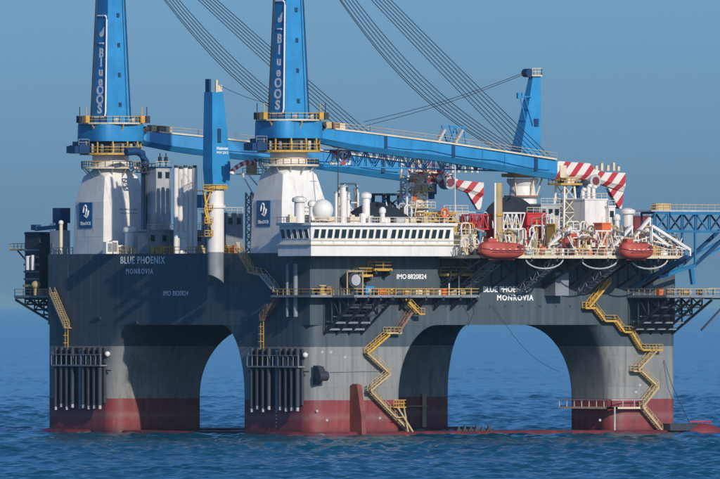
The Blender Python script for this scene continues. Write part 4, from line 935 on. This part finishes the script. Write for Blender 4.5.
goods(7, (71, 80), (-11.6, -8), zB, 'on the low platform at the right end', 'gear on the right end platform', 1.5, ['rusty', 'orange', 'pale_steel', 'tan'])
goods(14, (x0+2, x1-1.5), (1, 4), zr, 'on the bridge roof', 'gear on the bridge roof', 1.7, ['white', 'cream', 'tan', 'pale_steel'])
goods(12, (3, 14), (50, 62), ZD, 'on deck between left pedestal and exhaust pipes', 'gear left on deck', 2.8, ['white', 'pale_steel', 'tan', 'cream'])
goods(8, (17, 24), (24, 40), ZD, 'on deck between round column and middle pedestal', 'gear in mid deck', 3.6, ['white', 'pale_steel', 'tan', 'dark_steel'])
goods(32, (30, 80), (6, 9), ZD, 'among machinery in mid deck', 'gear amid the deck', 4.6)
def pipework(xa, xb, y, z, h, seed, label, mats=('white', 'white', 'cream', 'pale_steel', 'tan', 'white', 'yellow', 'rusty')):
    r2 = random.Random(seed); T = thing('pipework', label, 'pipework', ((xa+xb)/2, y, z))
    for i in range(12):
        mt = mats[r2.randrange(len(mats))]; x = xa+(xb-xa)*r2.random(); q = xa+(xb-xa)*r2.random(); zz = z+h*(.25+.75*r2.random()); yy = y+r2.uniform(-.8, .8)
        P = [(x, yy, z), (x, yy, zz-.4), (x+(.4 if q > x else -.4), yy, zz), (q-(.4 if q > x else -.4), yy, zz), (q, yy, zz-.4), (q, yy, z)]
        MB().tube([Vector(v_) for v_ in P], .09+.1*r2.random(), 7).build('pipe', mt, T)
    for i in range(6):
        x = xa+(xb-xa)*r2.random(); q = x+r2.uniform(-2.2, 2.2); MB().beam((x, y-.9, z), (q, y-.7, z+h*r2.uniform(.6, 1)), .16).build('strut', mats[r2.randrange(len(mats))], T)
    for i in range(9):
        x = xa+(xb-xa)*r2.random(); s_ = r2.uniform(.3, .8); MB().cb((x, y-.6, z+s_/2+h*.6*r2.random()**2), (s_, .6, s_)).build('fitting', ['tan', 'orange', 'dark_steel', 'cream', 'dark_red'][r2.randrange(5)], T)
    mb = MB().box((xa, y-1, z), (xb, y+1, z+.12)); mb.build('skid', 'grey_steel', T)
for k, (a_, b_, y_, z_, h_, lab) in enumerate(((27, 31, -9, zL, 3.4, 'maze of white pipes at the left end of the boat deck'), (36.5, 42, -4, zL, 4.6, 'maze of white pipes right of the large red lifeboat'), (43, 48, -4, zL, 5.2, 'maze of white pipes above the gap between the first two lifeboats'), (50, 55.5, -11.2, zL, 3.8, 'maze of white pipes in front of the middle lifeboat'), (55, 60.5, -4, zL, 5.4, 'maze of white pipes left of the orange-red lifeboat'), (61.5, 67.0, -11.2, zL, 3.4, 'maze of white pipes right beside the orange-red lifeboat'), (67.5, 73.5, -4, zL, 5.6, 'maze of white pipes at the right end of the boat deck'), (52, 58, 4.5, ZD, 7.5, 'tall pipes behind the yellow container'), (33.5, 39, 4.2, ZD, 6.0, 'pale pipes between the bridge block and the tan post'), (45, 51, 6.5, ZD, 7.0, 'tall pipes behind the bright red box'), (60, 66, 5, ZD, 6.0, 'tangle of pipes in front of the white deckhouse'), (67, 73, 5, ZD, 5.2, 'tangle of pipes around the tall white vent stack'), (74, 80.5, -3, zL, 4.6, 'tangle of pipes under the root of the blue jetty'), (26, 32, 13, ZD, 9.5, 'tangle of pipes right of the pale lattice tower'), (17, 23, 14.5, ZD, 8.0, 'tangle of dim pipes behind the bridge roof left of the lattice tower'), (40, 46, 9.5, ZD, 7.5, 'tangle of pipes behind the white lattice rack'), (24.5, 30, 26, ZD, 13.5, 'tall tangle of cream pipes round the foot of the hanging striped jib'))):
    pipework(a_, b_, y_, z_, h_, 40+k, lab)
# winch drum and blue box on the lower walkway
p = at(352, 280, Y=-2.0); T = thing('mooring_winch', 'mooring winch with a pale round drum end on the lower walkway', 'winch', (p.x, -2.0, zB)); MB().cyl((p.x, -2.9, p.z), (p.x, -.6, p.z), 1.35, n=24).build('drum', 'dark_steel', T, True); MB().cyl((p.x+.2, -3.0, p.z), (p.x+.2, -2.9, p.z), 1.0, n=24).build('drum_end', 'pale_steel', T, True)
mb = MB()
for s_ in (-1, 1): mb.beam((p.x+s_*1.7, -2.9, zB), (p.x+s_*1.7, -2.9, p.z+1.6), .2)
mb.beam((p.x-1.8, -2.9, p.z+1.6), (p.x+1.8, -2.9, p.z+1.6), .2); mb.build('frame', 'tan', T)
p = at(368, 283, Y=-2.2); T = thing('pump_box', 'small bright blue pump box right of the mooring winch', 'box', (p.x, -2.2, zB)); MB().box((p.x-.9, -2.8, zB+.3), (p.x+.9, -1.6, zB+1.6)).build('cabinet', 'blue', T); MB().box((p.x-1.0, -2.9, zB), (p.x+1.0, -1.5, zB+.3)).build('skid', 'dark_steel', T); MB().box((p.x-.3, -2.84, zB+.6), (p.x+.3, -2.802, zB+1.2)).build('panel', 'pale_steel', T)
p = at(322, 283, Y=-2.0); T = thing('capstan', 'tan capstan left of the mooring winch on the lower walkway', 'capstan', (p.x, -2.0, zB)); MB().lathe((p.x, -2.0, zB), [(.9, 0), (.9, .3), (.5, .5), (.45, 1.3), (.8, 1.6), (.8, 1.8)], 16).build('drum', 'tan', T, True); MB().cb((p.x+1.4, -1.8, zB+.8), (1.0, .9, 1.6)).build('motor', 'rusty', T)

# ------------------------------------------------------------------ blue lattice jetty running off to the right
Y = -4.0; p0 = at(648, 222, Y=Y); p1 = at(770, 222, Y=Y); zt, zb_ = at(690, 213, Y=Y).z, at(690, 231.5, Y=Y).z
T = thing('lattice_jetty', 'blue lattice jetty reaching out of the picture at deck height on the right', 'jetty', (p0.x, Y, 26))
mb = MB(); n = 9
for y in (Y-2, Y+2):
    for z in (zt, zb_): mb.beam((p0.x, y, z), (p1.x, y, z), .42)
mb.build('chord', 'jetty_blue', T)
for i in range(n+1):
    x = p0.x+(p1.x-p0.x)*i/n
    for y in (Y-2, Y+2):
        MB().beam((x, y, zb_), (x, y, zt), .3).build('upright', 'navy' if y > Y else 'jetty_blue', T)
        if i < n:
            x2 = p0.x+(p1.x-p0.x)*(i+1)/n; MB().beam((x, y, zt if i % 2 else zb_), (x2, y, zb_ if i % 2 else zt), .26).build('diagonal', 'navy' if i % 3 else 'jetty_blue', T)
    MB().beam((x, Y-2, zb_), (x, Y+2, zb_), .24).build('cross_beam', 'navy', T)
dk = MB().box((p0.x-1, Y-2.4, zt+.22), (p1.x, Y+2.4, zt+.5)).build('deck', 'pale_steel', T)
MB().box((p0.x+3.2, Y-2.6, zt-.35), (p1.x, Y-2.42, zt+.2)).build('side_plate', 'jetty_blue', dk)
MB().rail([(p0.x-1, Y-2.3, zt+.5), (p1.x, Y-2.3, zt+.5)], 1.0, 1.4, .055).build('railing', 'tan', dk)
mb = MB(); mb.box((p0.x+.2, Y-2.2, zt+.5), (p0.x+3.6, Y-.8, zt+1.7)); mb.build('winch_box', 'tan', dk)
xq = at(695, 260, Y=Y-2).x
for (a_, b_, w_, m_) in (((xq, zb_), (xq, zb_-6.6), .34, 'jetty_blue'), ((xq-.4, zb_-6.4), (xq+8.5, zb_+.2), .55, 'navy'), ((xq-6.6, zb_-.2), (xq-3.4, zb_-3.4), .3, 'navy'), ((xq-8.2, zb_-8.4), (xq, zb_-6.2), .6, 'jetty_blue'), ((xq, zb_-5.6), (xq+12.5, zb_), .3, 'jetty_blue')):
    for y in (Y-2, Y+2): MB().beam((a_[0], y, a_[1]), (b_[0], y, b_[1]), w_).build('brace', m_, T)
# tall pale bracket leg from the hull end to the jetty
MB().beam((XE-.3, Y-2, 27.4), (xq-1, Y-2, zb_-6.3), .7).build('brace', 'jetty_blue', T)

# lower walkway that runs off to the right past the hull end
wy = -9.5; p = at(682, 294, Y=wy); p1_ = at(760, 294, Y=wy)
T = thing('side_walkway', 'yellow-railed walkway running off to the right below the blue jetty', 'walkway', (p.x, wy, zB-.5)); MB().box((81.25, wy-1.0, zB-.5), (p1_.x, wy+1.4, zB-.08)).build('deck', 'grey_steel', T); MB().rail([(81.4, wy-.9, zB-.08), (p1_.x, wy-.9, zB-.08)], 1.3, 1.3, .08).build('railing', 'tan', T); MB().beam((81.3, wy, zB-.6), (p1_.x, wy, zB-.6), .3).build('girder', 'dark_steel', T)
MB().beam((81.2, wy+1, zB-6.4), (87.5, wy+.5, zB-.6), .3).build('brace', 'dark_steel', T)

# ------------------------------------------------------------------ far-side gear that shows left of the hull
Yf = YE+3
def fp(px_, py_): return at(px_, py_, X=4)
z = fp(30, 249).z; ya, yb = fp(42, 249).y, fp(16, 249).y
T = thing('yellow_stage', 'yellow working stage sticking out past the left end of the deck', 'platform', (4, ya, z)); MB().box((2.6, ya, z-.3), (5.4, yb, z)).build('deck', 'yellow', T); MB().rail([(2.7, ya, z), (2.7, yb, z)], 1.0, 1.2).build('railing', 'yellow', T); MB().beam((4, ya-6, z-3.0), (4, yb-3, z-.3), .3).build('brace', 'dark_steel', T)
MB().beam((4, yb-.3, z-.1), (4, yb-3.5, z-2.2), .2).build('brace', 'dark_steel', T)
T = thing('winch_tower', 'dark open frame tower on the far side at the left end', 'tower', (5, YE+1, zB))
yA, yB = fp(47.5, 250).y, fp(28, 250).y
mb = MB().box((2.2, yA, fp(40, 300).z), (7.5, fp(33, 280).y, fp(40, 232).z)); mb.build('housing', 'dark_steel', T)
for k in range(6): zz = zB+1.5+k*1.35; MB().box((2.0, yA, zz), (2.19, fp(32.5, 280).y, zz+.35)).build('louvre', 'grey_steel', T)
mb = MB()
for pa, ya_, pb, yb_ in ((25, 233, 30, 241), (25, 233, 58.5, 233), (30, 241, 44, 241), (30, 233, 34, 241), (36, 233, 40, 241), (42, 233, 46, 241)): p, q = at(pa, ya_, X=3), at(pb, yb_, X=3); mb.beam(p, q, .3)
mb.build('top_frame', 'navy', T)
for k, (px_, ya_, yb_, r) in enumerate(((28.5, 256, 270, .55), (33, 255, 270, .4))):
    p, q = at(px_, ya_, X=1.6), at(px_, yb_, X=1.6); MB().cyl(q, p, r, n=14).build('cylinder', 'white', T, True)
p = at(36, 229, X=2); mb = MB().cb(p+Vector((0,0,.3)), (1.2, 1.6, 1.0)); mb.beam(p, p+Vector((0,-7.5,.4)), .7); mb.build('head_gear', 'navy', T)
p = at(36, 285, X=1.0); mb = MB().ball(p, .9, 14, 8, .9); mb.beam(p+Vector((0,0,-.2)), p+Vector((0,4.2,-.1)), .45); mb.cyl((p.x, p.y, zB), p, .5, n=10); T2 = thing('water_cannon', 'tan water cannon on the low platform at the far left', 'monitor', (p.x, p.y, zB)); mb.build('barrel', 'tan', T2, True); MB().cb((p.x, p.y-2.2, zB+.5), (.8, 1.4, 1.0)).build('valve_box', 'rusty', T2)
goods(6, (1.2, 2.0), (YE+1, YE+8), zB, 'on the low platform at the far left', 'gear on the left end platform', 1.6, ['tan', 'cream', 'pale_steel', 'rusty'])
for b_ in range(1):
    p = at(61, 208, X=3); T = thing('exhaust_stack', 'dark square-topped exhaust stack left of the left crane pedestal', 'exhaust', (3, p.y, ZD)); MB().box((2.3, p.y-.8, ZD), (3.9, p.y+.8, p.z-2.8)).build('stack', 'dark_steel', T); MB().box((2.0, p.y-1.3, p.z-2.8), (4.2, p.y+1.3, p.z)).build('hood', 'navy', T)
    q = at(60.5, 225, X=.6); MB().cyl((.7, q.y, ZD), (.7, q.y, q.z), .34, n=10).build('pipe', 'cream', T, True)
    MB().ball((.7, q.y, q.z+.4), .5, 10, 6).build('pipe_head', 'white', T, True)
    q = at(54, 232, X=.5); T = thing('deck_cabin', 'low pale cabin with railing at the left end of the deck', 'cabin', (.5, q.y-1.5, ZD)); MB().box((.4, q.y-1.6, ZD), (3, q.y+1.2, q.z+.3)).build('walls', 'pale_steel', T); MB().rail([(.5, q.y-1.5, q.z+.3), (.5, q.y+1.1, q.z+.3)], 1.2, .8).build('railing', 'navy', T); MB().box((.3, q.y+.1, ZD+.2), (.399, q.y+.9, ZD+2.0)).build('door', 'grey_steel', T)
# equipment at the foot of the left pedestal
for k, (px_, w_, h_) in enumerate(((108, 1.6, 2.2), (113.5, 1.2, 2.4), (120, 1.8, 1.6))):
    p = at(px_, 246, Y=YE-BY-1.2); T = thing('switch_cabinet', ('left', 'middle', 'right')[k]+' of three pale cabinets at the foot of the left crane pedestal', 'cabinet', (p.x, YE-BY-1.2, ZD)); MB().box((p.x-w_/2, YE-BY-1.8, ZD), (p.x+w_/2, YE-BY-.6, ZD+h_)).build('cabinet', 'white', T); MB().box((p.x-w_*.3, YE-BY-1.84, ZD+.4), (p.x+w_*.3, YE-BY-1.802, ZD+h_-.3)).build('door', 'grey_steel', T)

# ------------------------------------------------------------------ sea air
mh = bpy.data.materials.new('sea_air'); mh.use_nodes = True; nh = mh.node_tree
for n_ in list(nh.nodes):
    if n_.type == 'BSDF_PRINCIPLED': nh.nodes.remove(n_)
pv = nh.nodes.new('ShaderNodeVolumePrincipled'); pv.inputs['Color'].default_value = (.50,.88,1.0,1); pv.inputs['Density'].default_value = 1.0e-5; pv.inputs['Anisotropy'].default_value = 0.0
out_ = [n_ for n_ in nh.nodes if n_.type == 'OUTPUT_MATERIAL'][0]; nh.links.new(pv.outputs[0], out_.inputs['Volume'])
M['sea_air'] = mh
hz = MB().box((-125000, -125000, -3), (125000, 125000, 110)).build('haze', 'sea_air', None); hz['kind'] = 'stuff'; hz['label'] = 'thin blue sea haze filling the air'
